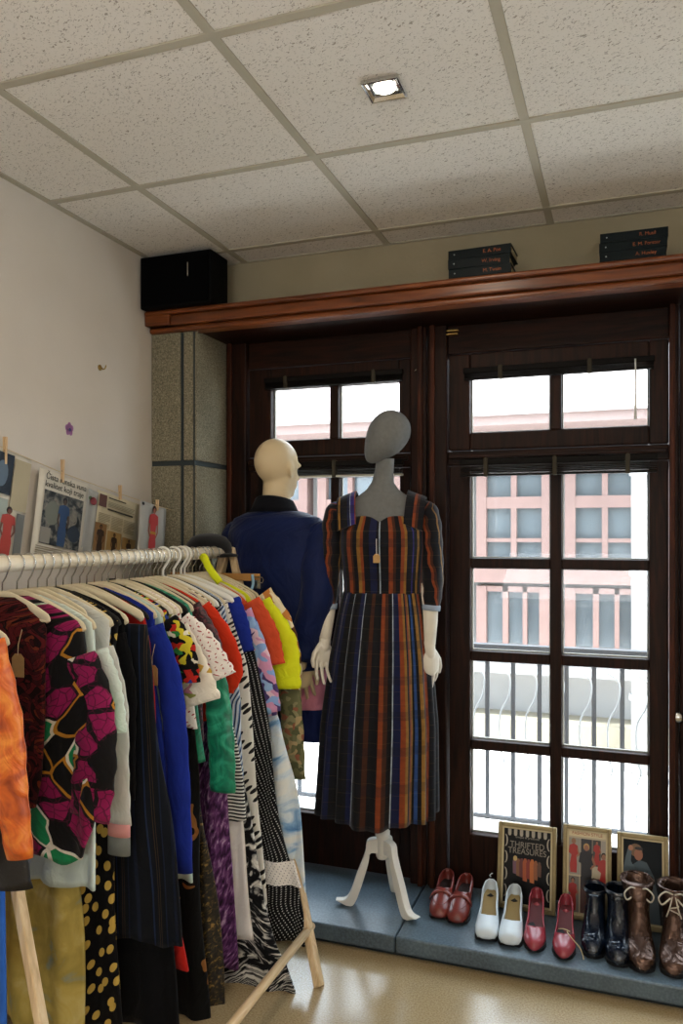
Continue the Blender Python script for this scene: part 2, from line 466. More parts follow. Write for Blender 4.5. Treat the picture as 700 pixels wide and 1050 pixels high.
put('catch', b, BRASS, w2, bevel=.002, label='brass catch')
hx, hz = PY(428, 378, 3.0)
put('hook', MB().tube(spline([(hx, YD - .05, hz), (hx, YD - .07, hz), (hx - .008, YD - .075, hz - .012), (hx - .012, YD - .065, hz)], 12), .002, 6), STEEL, w1, smooth=True)
# rolled-up venetian blinds, each a thing
BLIND = plain('dark_blind_slat', '14100c', .6, 0, .1); BLINDH = plain('blind_head', '0e0b09', .6, 0, .1)
def blind(label, x0, x1, z, y, drop, clips=(), wand=None, light=False):
    r = thing('venetian_blind', label, 'blind', ((x0 + x1) / 2, y, z), 0, 'rolled-up venetian blinds')
    w = (x1 - x0) / 2
    put('head_rail', MB().box(-w, w, -.012, .012, -.012, .010), BLINDH, r, bevel=.003)
    b = MB(); n = max(3, int(drop / .006))
    for k in range(n):
        zz = -.016 - k * drop / n; b.box(-w + .004, w - .004, -.012, .011, zz - .0012, zz)
    put('slats', b, BLIND, r)
    put('bottom_rail', MB().box(-w + .003, w - .003, -.011, .011, -.024 - drop, -.016 - drop), plain('pale_rail', 'a9a291', .4) if light else BLINDH, r, bevel=.002)
    for cx in clips:
        b = MB(); b.box(cx - .008, cx + .008, -.016, .013, -.026 - drop, .014)
        put('clip', b, plain('clip_grey', '39342a', .6, 0, .1), r, bevel=.003)
    if wand:
        put('wand', MB().tube([(wand, -.014, 0), (wand + .002, -.016, -.10), (wand, -.014, -.215)], [.003, .003, .005], 8), plain('clear_wand', 'd8d8d4', .2), r, smooth=True, label='clear plastic wand')
    return r
blind('narrow rolled-up blind over the small upper panes behind the mannequin heads', -1.425, -.83, 2.078, YD - .045, .012, (-.2, .18))
blind('narrow rolled-up blind with a wand over the small upper panes above the shoes window', -.59, .09, 2.062, YD - .045, .012, (-.2, .12), .275)
blind('dark rolled-up blind with a pale bottom rail behind the grey egg-shaped head', -1.43, -.82, 1.722, YD - .07, .030, (0.02,), None, True)
blind('dark rolled-up blind with three clips over the tall panes above the shoes', -.60, .10, 1.712, YD - .07, .030, (-.25, .0, .25))

# ------------------------------------------------------------------ recessed lamp
lx, ly = PZ(394, 89, ZC)
L = thing('recessed_downlight', 'square chrome downlight set into the ceiling tile', 'ceiling light', (lx, ly, ZC))
def sq(r, z): return [(-r, -r, z), (r, -r, z), (r, r, z), (-r, r, z)]
put('bezel', MB().rows([sq(.046, -.001), sq(.046, -.010), sq(.041, -.011), sq(.036, -.003)]), plain('chrome', 'd5d5d5', .12, 1.0), L)
em = bpy.data.materials.new('lamp_glow'); em.use_nodes = True
em.node_tree.nodes['Principled BSDF'].inputs['Emission Color'].default_value = (1, .93, .8, 1); em.node_tree.nodes['Principled BSDF'].inputs['Emission Strength'].default_value = 9
put('bulb', MB().lathe([(.001, -.0075), (.018, -.007), (.026, -.005), (.028, -.002)], n=24), em, L, smooth=True)
put('reflector', MB().rows([sq(.036, -.003), sq(.030, -.0012), sq(.002, -.001)]), plain('chrome', 'd5d5d5', .12, 1.0), L)

# ------------------------------------------------------------------ outside: balcony, railing, house across the street
CONC = plain('pale_concrete', 'e2e1de', .9, var=.08, nscale=4)
IRON = plain('dark_iron', '3c3e42', .5, .2)
IRONL = plain('light_iron', '8f9090', .5, .1)
struct(put('balcony_floor', MB().box(-3.2, 2.6, 3.31, 4.05, -.08, .02), CONC), 'pale concrete balcony floor outside the windows', 'balcony')
struct(put('ground', MB().box(-8, 8, 4.05, 16, -.62, -.5), plain('pale_paving', 'e2e0dc', .9, var=.06, nscale=2)), 'pale paved ground below the balcony', 'ground')
R = thing('balcony_railing', 'wrought iron balcony railing with straight and curled bars outside', 'railing', (-.4, 3.98, .02))
ztop = PY(570, 663, 3.98)[1] - .02
put('handrail', MB().box(-2.6, 2.6, -.022, .022, ztop - .03, ztop), IRON, R, bevel=.004)
put('bottom_rail', MB().box(-2.6, 2.6, -.012, .012, .005, .02), IRON, R, bevel=.003)
b0 = PY(526, 720, 3.98)[0] + .4; sp = PY(553, 720, 3.98)[0] - PY(526, 720, 3.98)[0]
for k in range(-13, 13):
    x = b0 + k * sp
    put('bar', MB().box(x - .0105, x + .0105, -.008, .008, 0, ztop - .03), IRON, R)
    xo = x + sp * .5
    pts = [(xo, .0, .06), (xo, .0, .22), (xo + .02, -.01, .30), (xo + .005, -.02, .36), (xo, -.02, .52), (xo + .045, -.03, .62), (xo + .05, -.03, .72), (xo + .0, -.01, .76)]
    put('curled_bar', MB().tube(spline(pts, 22), .0042, 6), IRONL, R, smooth=True, label='thin pale curled bar')
for k, x in enumerate((-2.55, 2.55)):
    put('post', MB().box(x - .02, x + .02, -.02, .02, 0, ztop), IRON, R)
# house across the street
YO = 7.4
HWHITE = plain('white_render', '7c7a78', .9, var=.06, nscale=3); HPINK = plain('muted_red_paint', '6f5751', .8, var=.15, nscale=6)  # house colours kept low so the strong sky does not overexpose them
HPANE = plain('far_pane', '50575b', .15, 0, .5, var=.2, nscale=3); HBEIGE = plain('beige_band', '746d5e', .9)
H = thing('house', 'pale house with red window frames across the street', 'house', (-.6, YO, -.5))
def hz(v): return PY(570, v, YO)[1] + .5
def hx_(u): return PY(u, 540, YO)[0] + .6
put('wall', MB().box(-6, 6, .12, .5, 0, hz(440)), HWHITE, H)
put('plinth', MB().box(-6, 6, -.25, .12, 0, hz(735)), HBEIGE, H, label='beige plinth')
put('sill_course', MB().box(-6, 6, -.1, .12, hz(598), hz(584)), HPINK, H, label='red painted sill course')
put('lower_ledge', MB().box(-6, 6, -.18, .12, hz(690), hz(683)), HWHITE, H)
put('eave', MB().box(-6.2, 6.2, -.45, .5, hz(440), hz(430)), plain('pale_pink_eave', '7d6964', .9), H, label='red eave board')
b = MB(); b.v = [(-6.2, -.5, hz(428)), (6.2, -.5, hz(428)), (6.2, 2.2, hz(428) + 1.1), (-6.2, 2.2, hz(428) + 1.1), (-6.2, -.5, hz(431)), (6.2, -.5, hz(431)), (6.2, 2.2, hz(431) + 1.0), (-6.2, 2.2, hz(431) + 1.0)]
for q in ((0, 1, 2, 3), (7, 6, 5, 4), (0, 4, 5, 1), (2, 6, 7, 3), (1, 5, 6, 2), (0, 3, 7, 4)): b.face(q)
put('roof', b, plain('snow_pale_roof', 'a09692', .9, var=.06, nscale=5), H, label='pale sloping roof')
wcs = [hx_(527) + k * (hx_(620) - hx_(527)) for k in range(-4, 3)]
ww = (hx_(562) - hx_(492)) / 2
for x in wcs:
    z0, z1 = hz(583), hz(470)
    b = MB(); b.box(x - ww - .03, x - ww + .06, -.05, .12, z0, z1); b.box(x + ww - .06, x + ww + .03, -.05, .12, z0, z1)
    b.box(x - ww, x + ww, -.045, .12, hz(521), hz(509)); b.box(x - ww, x + ww, -.045, .12, z0, hz(575)); b.box(x - ww, x + ww, -.05, .12, hz(484), z1)
    b.box(x - .025, x + .025, -.04, .12, z0, z1); b.box(x - ww, x + ww, -.035, .12, hz(556), hz(552))
    w_ = put('window', b, HPINK, H, label='red framed window')
    put('pane', MB().box(x - ww, x + ww, .03, .05, z0, z1), HPANE, w_, label='grey pane')
# ground floor shop openings below the course
for x in wcs:
    b = MB(); z0, z1 = hz(662), hz(602)
    b.box(x - ww - .03, x - ww + .06, -.05, .12, z0, z1); b.box(x + ww - .08, x + ww + .02, -.05, .12, z0, z1); b.box(x - .1, x - .05, -.04, .12, z0, z1); b.box(x + .08, x + .12, -.04, .12, z0, z1)
    b.box(x - ww, x + ww, -.04, .12, z1 - .05, z1)
    w_ = put('window', b, HPINK, H, label='low red framed window')
    put('pane', MB().box(x - ww, x + ww, .03, .06, z0, z1), HPANE, w_, label='grey pane')
P_ = thing('drainpipe', 'pale drainpipe on the house across the street', 'pipe', (PY(655, 600, YO - .6)[0], YO - .6, -.5))
put('pipe', MB().tube([(0, 0, 0), (0, 0, hz(440) - .1)], .06, 12), HWHITE, P_, smooth=True)
b = MB()
for z in (.6, 1.6, 2.4): b.box(-.075, .075, -.03, .07, z, z + .04)
put('bracket', b, IRONL, P_)

# ------------------------------------------------------------------ clothes rack
RX, RZ = -1.45, 1.37
RACK = thing('clothes_rack', 'wooden clothes rack with a pale rail and splayed legs', 'clothes rack', (RX, 1.9, 0))
ry = [.95 + .1 * k for k in range(18)]
put('rail', MB().tube([(RX, y, RZ) for y in (.95, 1.3, 1.7, 2.1, 2.5, 2.76)], .0205, 20), RAILW, RACK, smooth=True, world=True, label='cream round hanging rail')
la = Vector((RX, 1.415, 1.42)); pa = Vector((*([PY(30, 980, 1.40)[0], 1.40, PY(30, 980, 1.40)[1]]),)); la2 = la + (pa - la) * (la.z / (la.z - pa.z))
rf = Vector((-.925, 2.36, 0)); rt = Vector((RX + .01, 2.75, 1.385))
W_LEG = wood_mat('pale_pine_leg', 'b89c74', 'd0b48c', 'e0caa6', .5, .3, 5, 'Z')
put('leg', MB().beam(la, la2, .021, .024, (0, 1, 0)), W_LEG, RACK, bevel=.004, world=True)
put('leg', MB().beam((RX, 1.45, 1.42), (-1.70, 1.44, 0), .030, .045, (0, 1, 0)), W_LEG, RACK, bevel=.004, world=True)
put('leg', MB().beam(rt, rf, .026, .034, (0, 1, 0)), W_LEG, RACK, bevel=.004, world=True)
put('leg', MB().beam((RX - .01, 2.73, 1.37), (-1.70, 2.5, 0), .030, .036, (0, 1, 0)), W_LEG, RACK, bevel=.004, world=True)
def on(p, q, z): return p + (q - p) * ((p.z - z) / (p.z - q.z))
p1 = on(rt, rf, .150)
put('low_rail', MB().tube([(p1.x, p1.y + .03, .150), (p1.x, 1.9, .150), (p1.x, 1.2, .15)], .0135, 14), W_LIGHTY, RACK, smooth=True, world=True, label='round low rail')
put('low_rail', MB().tube([(-1.69, 2.52, .150), (-1.69, 1.2, .150)], .0135, 14), W_LIGHTY, RACK, smooth=True, world=True, label='round low rail')
put('cross_bar', MB().tube([(p1.x, p1.y + .02, .150), (-1.69, 2.49, .150)], .0125, 12), W_LIGHTY, RACK, smooth=True, world=True)
put('cross_bar', MB().tube([(p1.x, 1.38, .15), (-1.69, 1.42, .15)], .0125, 12), W_LIGHTY, RACK, smooth=True, world=True)

# hangers
CREAM = plain('cream_velvet_hanger', 'cfc2a4', .7, var=.06, nscale=30); CREAMW = plain('white_plastic_hanger', 'dedbd2', .35); BLACKH = plain('black_hanger', '15130f', .6)
WOODH = plain('wooden_hanger', 'b07f45', .45, var=.2, nscale=25)
HG = 'hangers on the clothes rack rail'
def hanger(y, what, style='cream', half=.205, drop=.085, bar=False, tilt=0.0):
    label = {'cream': 'cream hanger', 'white': 'chunky white plastic hanger', 'black': 'black hanger', 'wood': 'wooden clip hanger'}[style] + ' holding the ' + what
    mat = {'cream': CREAM, 'white': CREAMW, 'black': BLACKH, 'wood': WOODH}[style]
    r = thing('clothes_hanger', label, 'hanger', (RX, y, RZ), tilt, HG)
    zn = -.066
    thick = .0045 if style == 'white' else .0019
    R_ = .0225 + thick
    pts = [(0, 0, zn - .012), (0, 0, -.046), (.010, 0, -.033)]
    pts += [(R_ * cos(a), 0, R_ * sin(a)) for a in [radians(-40 + 22 * k) for k in range(12)]]
    put('hook', MB().tube(pts, thick, 8), CREAMW if style == 'white' else STEEL, r, smooth=True, label='white plastic hook' if style == 'white' else 'silver hook')
    if style == 'wood':
        put('bar', MB().box(-.19, .19, -.006, .006, zn - .035, zn - .008), WOODH, r, bevel=.003)
        for sx in (-1, 1):
            b = MB(); b.tube([(sx * .17, -.012, zn - .020), (sx * .205, -.012, zn - .020), (sx * .21, -.012, zn - .03), (sx * .205, -.012, zn - .04), (sx * .17, -.012, zn - .04)], .0022, 6)
            b.box(sx * .185 - .012, sx * .185 + .012, -.012, .012, zn - .062, zn - .030)
            put('clip', b, STEEL, r)
        return r
    w, t = (.024, .008) if style == 'cream' else ((.02, .012) if style == 'white' else (.016, .007))
    path = [(-half, -drop), (-half * .93, -drop * .82), (-half * .6, -drop * .42), (-half * .28, -drop * .12), (-.012, 0), (.012, 0), (half * .28, -drop * .12), (half * .6, -drop * .42), (half * .93, -drop * .82), (half, -drop)]
    sp_ = spline([(x, 0, zn - .012 + z) for x, z in path], 30)
    rad = [(w / 2 * (.55 + .45 * min(1, min(i, 30 - i) / 3)), t / 2) for i in range(31)]
    put('arms', MB().tube(sp_, rad, 10, up=(0, 1, 0)), mat, r, smooth=True)
    if bar:
        zb = zn - .012 - drop + .004
        put('trouser_bar', MB().tube([(-half + .004, 0, zb), (0, 0, zb - .008), (half - .004, 0, zb)], .0042, 8), mat, r, smooth=True)
    return r

# garments --------------------------------------------------------------
GG = 'clothes hanging on the rack'
def ywave(x, z, amp):
    return amp * (sin(2 * pi * (x - RX) / .135 + 1.1 * sin(4 * z)) + .45 * sin(2 * pi * (x - RX) / .071 + 2.2 + 3 * z))
def garment(name, label, cat, y, sides, mat, T=.012, top=None, cx=RX, neck=True, fold=.0045, sleeve=None, smat=None, hemwave=.006, sw=None, left=None, tagat=None, tip=.2, shz=1.222, tipd=None):
    """sleeve: (path px list, widths list). sides: photo points down the outer edge, from the shoulder to the hem."""
    r = thing(name, label, cat, (cx, y, RZ - .07), 0, GG)
    side = [PY(u, v, y) for u, v in sides]
    prof = []
    if neck:
        prof += [(1.288, .045), (1.280, .075), (1.262, tip * .62), (1.238, tip * .88), (shz, tip)]
    if top: prof += [top]
    prof += [(z, x - cx) for x, z in side if not prof or z < prof[-1][0] - .01]
    prof.sort(key=lambda p: -p[0])
    tab = [(-z, w) for z, w in prof]
    zt, zb = prof[0][0], prof[-1][0]
    lt = [(-PY(u, v, y)[1], cx - PY(u, v, y)[0]) for u, v in left] if left else None
    n, m = 64, 44
    rows = []
    for j in range(m + 1):
        f = j / m
        z = zt + (zb - zt) * (f ** .9 if neck else f)
        W = ip(tab, -z); WL = ip(lt, -z) if lt else W
        d = min(1, (zt - z) / .05); th = T * (.35 + .65 * d) if neck else T
        A = .0095 * min(1, max(0, 1.16 - z) / .55)
        row = []
        for i in range(n):
            a = 2 * pi * (i + .5) / n
            ca, sa = cos(a), sin(a)
            X = (1 if ca > 0 else -1) * abs(ca) ** .8
            X = X * (W if X > 0 else WL)
            ed = abs(X) / max(W, .01)
            X += .008 * sin(8 * z + y * 40) * min(1, A / .003) * ed * (1 if X > 0 else -1)
            Y = (1 if sa > 0 else -1) * abs(sa) ** .55 * th
            zz = z + (hemwave * sin(X * 46 + y * 30) * f ** 6)
            row.append((cx + X, y + Y + ywave(cx + X, z, A), zz))
        rows.append(row)
    put('body' if sleeve else 'cloth', MB().rows(rows, True, True, False), mat, r, smooth=True, world=True, solid=-.0015)
    if sleeve:
        path, ws = sleeve[0], sleeve[1]
        P = [PY(u, v, y) for u, v in path]
        for sgn in (1, -1):
            pts = [(cx + sgn * (x - cx), y + (.004 * sin(20 * z)), z) for x, z in P]
            sp_ = spline(pts, 22)
            rad = []
            for k in range(23):
                w = ip([(i / (len(ws) - 1), q) for i, q in enumerate(ws)], k / 22)
                rad.append((w / 2 * (1 + .05 * sin(k * 1.9 + y * 50)), T * 1.02 * (.8 if k == 0 else 1)))
            put('sleeve', MB().tube(sp_, rad, 20, True, up=(0, 1, 0)), smat or mat, r, smooth=True, world=True)
    if tagat:
        u, v = tagat; x, z = PY(u, v, y - .02)
        yy = y - .026 + ywave(x, z, 0)
        tg = put('price_tag', MB().poly([(x - .018, z - .028), (x + .018, z - .028), (x + .018, z + .018), (x + .009, z + .028), (x - .009, z + .028), (x - .018, z + .018)], .0012).xf(Matrix.Translation((0, yy, 0))), KRAFT, r, world=True, label='brown kraft price tag')
        put('string', MB().tube([(x, yy, z + .024), (x - .002, yy + .004, z + .05), (x + .002, yy + .012, z + .085)], .0009, 5), STRINGM, tg, world=True)
    return r

M_ORANGE = blotch('orange_satin', [(.3, '8a3208'), (.5, 'c45a14'), (.68, 'dc8430')], 14, 3, 1.5, rough=.38, spec=.5)
M_LEATH = plain('black_leather', '0d0e10', .4, 0, .5, bump=.4, nscale=25, kind='UV')
M_BLUE = cloth('bright_blue_cotton', '2f62b8')
M_BURG = patches('burgundy_print', [(0, '3a0f12'), (.35, '571518'), (.6, '1a0809'), (.8, '6a2a18')], 16, '120506', .05, 1.2)
g = G('bold_floral_print', .7, 0, .25, .1)
v = g.vec('UV', (1, 1, 1), (0, 0, .4))
nz = g.n('TexNoise', {'Vector': v, 'Scale': 14, 'Detail': 1}, out=1)
v = g.n('VectorMath', {0: v, 1: g.n('VectorMath', {0: nz, 'Scale': .035}, operation='SCALE')}, operation='ADD')
cc = g.n('SeparateColor', {0: g.voro(v, 13.5, .95, out=1)})
c = g.ramp(cc, [(0, '8f1150'), (.36, '0a0809'), (.60, '1a8a52'), (.76, '8f1150'), (.88, '0a0809')], 'CONSTANT')
e = g.voro(v, 13.5, .95, feature='DISTANCE_TO_EDGE')
c2 = g.mix(g.less(e, .09), c, g.ramp(cc, [(0, '0c090a'), (.36, 'b87d22'), (.46, '0c090a'), (.60, 'e6ddc9'), (.76, '0c090a'), (.88, 'b87d22')], 'CONSTANT'))
rose = g.voro(v, 42, 1, feature='DISTANCE_TO_EDGE')
isro = g.math('ADD', g.less(cc, .36), g.math('MULTIPLY', g.math('GREATER_THAN', cc, .76), g.less(cc, .88)))
c2 = g.mix(g.math('MULTIPLY', g.math('MULTIPLY', g.less(rose, .06), isro), .75), c2, '4a0a2a')
g.col(c2); g.wrinkle(); M_FLOR = g.m
M_MINT = cloth('mint_white_cotton', 'cfdcd2', .1)
M_GREYW = cloth('grey_white_knit', 'c9c8c0', .12)
M_YFLOR = blotch('yellow_floral_voile', [(.25, '7b8f8c'), (.38, 'a08f4a'), (.55, 'b5a055'), (.72, 'c2b275'), (.85, '8f6440')], 11, 4, .8)
M_GDOT = dots('black_with_gold_dots', '09080a', 'c2a24e', 30, .28, .75, .3, (1, .72, 1))
M_BLK = cloth('black_cotton', '0b0b0e', .3)
M_NAVYBLK = cloth('blue_black_cotton', '0d1020', .3)
M_DENIM = stripes('striped_denim', [(0, '0d1119'), (.12, '131929'), (.2, '0a0d13'), (.46, '1c2843'), (.50, '0d1119'), (.63, '3d2f20'), (.65, '0d1119'), (.70, '3d2f20'), (.72, '0b0f16'), (.86, '182034'), (.9, '0d1119')], .072, 0, .006)
M_RED = cloth('red_cotton', 'b3211a')
M_ROYAL = cloth('royal_blue_knit', '1c2f8e', .25)
M_MINTD = cloth('pale_green_satin', 'b9cdc2', .15, .5)
M_BRFL = patches('bright_floral_on_black', [(0, '0b0a0b'), (.42, 'c9b92e'), (.55, 'b3261c'), (.68, '2d7a3c'), (.78, 'd9d2bd'), (.88, '2a3f8c')], 55, None, 0, .03)
M_EMB = patches('cream_embroidered', [(0, 'ddd5c4'), (.90, 'b7913c'), (.94, 'b77a86'), (.97, '8a8f4a')], 38, None, 0, .02)
M_PDOT = dots('white_with_pink_dots', 'e2dad2', '9a3a3f', 58, .17, .12, .5)
M_BRMO = blotch('black_with_brown_motif', [(.0, '0a0909'), (.60, '0a0909'), (.64, '8a5a2c'), (.72, 'b08a58')], 9, 2, .6, interp='CONSTANT')
M_GREEN = blotch('green_satin', [(.3, '0b5a44'), (.5, '14805f'), (.72, '3aa884')], 16, 3, 1.6, rough=.35, spec=.5)
M_MAROON = blotch('maroon_sequins', [(.38, '12070a'), (.52, '3a1119'), (.66, '6a2a35')], 90, 2, .8, rough=.4, spec=.5)
M_GOLDBLK = blotch('black_gold_brocade', [(.45, '0b0a08'), (.58, '3a2d15'), (.68, '8f733a')], 70, 3, 1, rough=.45, spec=.45)
M_KNIT = cloth('red_orange_knit', 'd0361b', .2)
M_TWEED = blotch('purple_tweed', [(.3, '1b1020'), (.46, '4a2450'), (.58, '6b3f70'), (.72, 'b39ab5')], 60, 3, .5, (1.6, .55, 1))
M_STRP = stripes('black_white_stripe', [(0, 'd8d6d0'), (.5, '141416')], .011, 1)
M_WHITE = cloth('white_cotton', 'e4dfdc', .08)
M_BWFL = blotch('black_white_floral', [(.40, '0a0a0c'), (.50, '17181d'), (.56, '9a9894'), (.64, 'd8d5cd')], 26, 3, 1.2)
M_BSTR = stripes('blue_striped_shirting', [(0, 'c9d3de'), (.5, '5b7fae'), (.7, '22304f')], .014, 0)
g = G('black_leaves_on_white', .75, 0, .25, .1)
v = g.vec('UV', (1, 1, 1), (0, 0, .7))
d1 = g.voro(g.n('Mapping', {'Vector': v, 'Scale': (1.0, .45, 1)}), 38, .35)
v_ = g.vec('UV', (1, 1, 1), (0, 0, -.75))
d2 = g.voro(g.n('Mapping', {'Vector': v_, 'Scale': (1.0, .42, 1)}), 46, .55)
g.col(g.mix(g.less(d1, .27), 'd9d6cd', '0e0e10')); g.wrinkle(); M_LEAF = g.m
M_TDOT = dots('black_with_tiny_white_dots', '0c0c0f', 'c9c9c6', 92, .17, .05, .785)
M_WDOT = dots('white_with_tiny_dots', 'dcd7d2', '8a8a8c', 92, .17, .05, .785)
M_PAST = patches('pastel_patches', [(0, 'c98fb0'), (.3, '8fb0d6'), (.5, 'd9b9c6'), (.7, '4a3a6a'), (.85, '7f9fd0')], 42, None, 0, .05)
M_TIE = blotch('white_blue_tie_dye', [(.40, 'dcdedb'), (.55, 'c9d6df'), (.64, '7fa6cc'), (.74, '3f70a8')], 10, 4, .8, (1, 1.6, 1))
M_CORAL = cloth('coral_crepe', 'd1502f', .2)
M_NEON = cloth('neon_yellow_chiffon', 'd9e021', .12, .6)
M_CFL = patches('cream_with_brown_flowers', [(0, 'd9ccab'), (.55, 'cdbb92'), (.66, '8a5a2c'), (.80, '5a3a22'), (.88, 'b8763a')], 36, None, 0, .03)
M_OLIVE = patches('olive_floral', [(0, '6b6a4a'), (.4, '8a8562'), (.62, '55593c'), (.8, 'a8926a'), (.92, '8f5a44')], 60, None, 0, .03)

gar = []
def A(*a, **k): gar.append(garment(*a, **k)); return gar[-1]
A('jacket', 'orange satin jacket nearest the viewer, one sleeve showing', 'jacket', 1.27, [(-26, 760), (-24, 905)], M_ORANGE, sleeve=([(-16, 660), (2, 740), (12, 815), (21, 880)], [.11, .10, .085, .066]))
A('leather_jacket', 'black leather jacket behind the orange satin sleeve', 'jacket', 1.315, [(-20, 760), (-18, 905)], M_LEATH, sleeve=([(-10, 680), (0, 780), (6, 850), (14, 912)], [.09, .10, .095, .09]))
A('dress', 'bright blue dress at the left edge below the leather sleeve', 'dress', 1.355, [(-14, 760), (0, 870), (5, 1020), (6, 1060)], M_BLUE)
hanger(1.27, 'orange satin jacket', 'cream'); hanger(1.315, 'black leather jacket', 'black'); hanger(1.355, 'bright blue dress', 'cream')
A('shirt', 'burgundy and black printed shirt with a kraft tag beside the orange sleeve', 'shirt', 1.56, [(44, 720), (42, 800), (38, 830)], M_BURG, tagat=(20, 682), tip=.13)
hanger(1.56, 'burgundy printed shirt', 'cream', half=.14, drop=.06, bar=True)
A('blouse', 'blouse with a bold magenta, green and black floral print', 'blouse', 1.61, [(93, 705), (101, 755), (101, 800), (94, 850), (83, 884)], M_FLOR, fold=.006, sleeve=([(82, 672), (94, 720), (98, 780), (90, 838)], [.10, .12, .125, .12]), hemwave=.012)
hanger(1.61, 'bold floral blouse', 'cream')
A('shirt', 'long mint-white shirt whose hem shows below the floral blouse', 'shirt', 1.65, [(99, 700), (97, 780), (97, 860), (97, 912)], M_MINT, sleeve=([(97, 668), (107, 708), (112, 752)], [.085, .10, .105]))
hanger(1.65, 'long mint-white shirt', 'cream')
A('skirt', 'long yellow skirt with faded flowers behind the near rack leg', 'skirt', 1.685, [(74, 860), (80, 950), (84, 1060)], M_YFLOR, neck=False, top=(1.20, .12), fold=.007)
hanger(1.685, 'long yellow skirt', 'cream', half=.15, drop=.06)
r = A('cardigan', 'grey-white cardigan with a pink and grey striped cuff', 'cardigan', 1.72, [(108, 700), (112, 800), (112, 840)], M_GREYW, sleeve=([(106, 664), (117, 720), (121, 790), (122, 846)], [.07, .075, .07, .066]))
for u0, v0, u1, v1, c, nm in ((122, 844, 122, 857, plain('pink_rib', 'c98a86', .9), 'pink cuff band'), (122, 857, 122, 876, plain('grey_rib', '6e706a', .9), 'grey cuff band')):
    a, b_ = PY(u0, v0, 1.72), PY(u1, v1, 1.72)
    put('cuff', MB().tube([(a[0], 1.72, a[1]), ((a[0] + b_[0]) / 2, 1.72, (a[1] + b_[1]) / 2), (b_[0], 1.72, b_[1])], [(.033, .0125)] * 3, 20, True, up=(0, 1, 0)), c, r, smooth=True, world=True, label=nm)
hanger(1.72, 'grey-white cardigan', 'cream')
A('dress', 'long black dress scattered with gold dots', 'dress', 1.755, [(108, 740), (116, 880), (123, 1000), (125, 1060)], M_GDOT, fold=.006)
hanger(1.755, 'black dress with gold dots', 'black')
A('jacket', 'plain black jacket showing only its shoulder beside the denim', 'jacket', 1.785, [(120, 700), (124, 800), (124, 850)], M_BLK, sleeve=([(118, 650), (126, 700), (128, 760), (128, 820)], [.07, .075, .07, .06]))
hanger(1.785, 'plain black jacket', 'cream')
r = A('skirt', 'dark striped denim skirt hanging folded from its hanger', 'skirt', 1.82, [(150, 641), (155, 680), (162, 740), (170, 810), (179, 890), (188, 972)], M_DENIM, neck=False, fold=.006, left=[(62, 650), (70, 760), (80, 850), (96, 984)], hemwave=.01)
dm = r.children[0].data; ul = dm.uv_layers[0].data
for lp in dm.loops:
    c_ = dm.vertices[lp.vertex_index].co; ul[lp.index].uv = (c_.x * (.78 if c_.z > -.2 else .78 - .18 * (-.2 - c_.z)), c_.z)
hanger(1.82, 'dark denim skirt', 'cream', half=.23, drop=.075)
A('skirt', 'long plain black skirt below the denim skirt hem', 'skirt', 1.855, [(140, 760), (165, 900), (178, 1000), (184, 1060)], M_BLK, neck=False, top=(1.2, .13), fold=.006)
hanger(1.855, 'long black skirt', 'cream')
A('dress', 'narrow red dress between the denim skirt and blue cardigan', 'dress', 1.885, [(153, 660), (157, 740), (172, 880), (191, 996)], M_RED, tip=.19)
hanger(1.885, 'narrow red dress', 'black')
A('cardigan', 'royal blue long-sleeved cardigan with a kraft tag', 'cardigan', 1.92, [(158, 690), (166, 760), (172, 840), (176, 880)], M_ROYAL, sleeve=([(157, 642), (173, 700), (182, 780), (188, 894)], [.07, .08, .075, .062]), tagat=(157, 692))
hanger(1.92, 'royal blue cardigan', 'cream')
A('dress', 'pale green satin dress edge behind the blue cardigan', 'dress', 1.955, [(174, 680), (187, 790), (193, 880), (196, 905)], M_MINTD)
hanger(1.955, 'pale green satin dress', 'cream')
A('blouse', 'black blouse with bright yellow, red and green flowers', 'blouse', 1.985, [(178, 680), (186, 720), (190, 775)], M_BRFL, sleeve=([(172, 636), (186, 664), (189, 700)], [.07, .09, .10]))
hanger(1.985, 'bright floral black blouse', 'black')
A('blouse', 'cream blouse with embroidered flowers on its short sleeve', 'blouse', 2.02, [(186, 690), (190, 745)], M_EMB, sleeve=([(180, 644), (194, 684), (205, 722)], [.09, .12, .145]))
hanger(2.02, 'cream embroidered blouse', 'cream')
A('blouse', 'white blouse dotted with small pink dots', 'blouse', 2.055, [(192, 690), (198, 735), (200, 745)], M_PDOT, sleeve=([(184, 638), (203, 664), (218, 700)], [.09, .13, .165]))
hanger(2.055, 'pink dotted white blouse', 'cream')
A('dress', 'long black dress with a brown motif', 'dress', 2.09, [(194, 690), (202, 800), (206, 900), (212, 1050)], M_BRMO)
hanger(2.09, 'black dress with brown motif', 'black')
A('blouse', 'shiny green satin blouse with a hanging sleeve', 'blouse', 2.12, [(202, 700), (210, 780)], M_GREEN, sleeve=([(198, 644), (219, 700), (227, 760), (228, 812)], [.08, .085, .09, .085]))
hanger(2.12, 'green satin blouse', 'cream')
A('top', 'dark maroon sequined top behind the dotted blouse', 'top', 2.15, [(206, 680), (212, 760)], M_MAROON, sleeve=([(196, 622), (212, 654), (222, 690)], [.07, .085, .08]))
hanger(2.15, 'maroon sequined top', 'cream')
A('dress', 'long black and gold brocade dress low on the rack', 'dress', 2.166, [(200, 760), (216, 900), (229, 1000), (232, 1050)], M_GOLDBLK, T=.009)
hanger(2.168, 'black and gold brocade dress', 'black')
A('sweater', 'red-orange knitted sweater with a gathered sleeve', 'sweater', 2.195, [(214, 660), (220, 720), (222, 740)], M_KNIT, sleeve=([(206, 624), (226, 654), (236, 686), (231, 708)], [.08, .09, .085, .055]))
hanger(2.195, 'red-orange sweater', 'cream')
A('dress', 'purple tweed dress with a shaggy weave', 'dress', 2.225, [(218, 690), (230, 790), (238, 890), (241, 992)], M_TWEED, fold=.006, hemwave=.012)
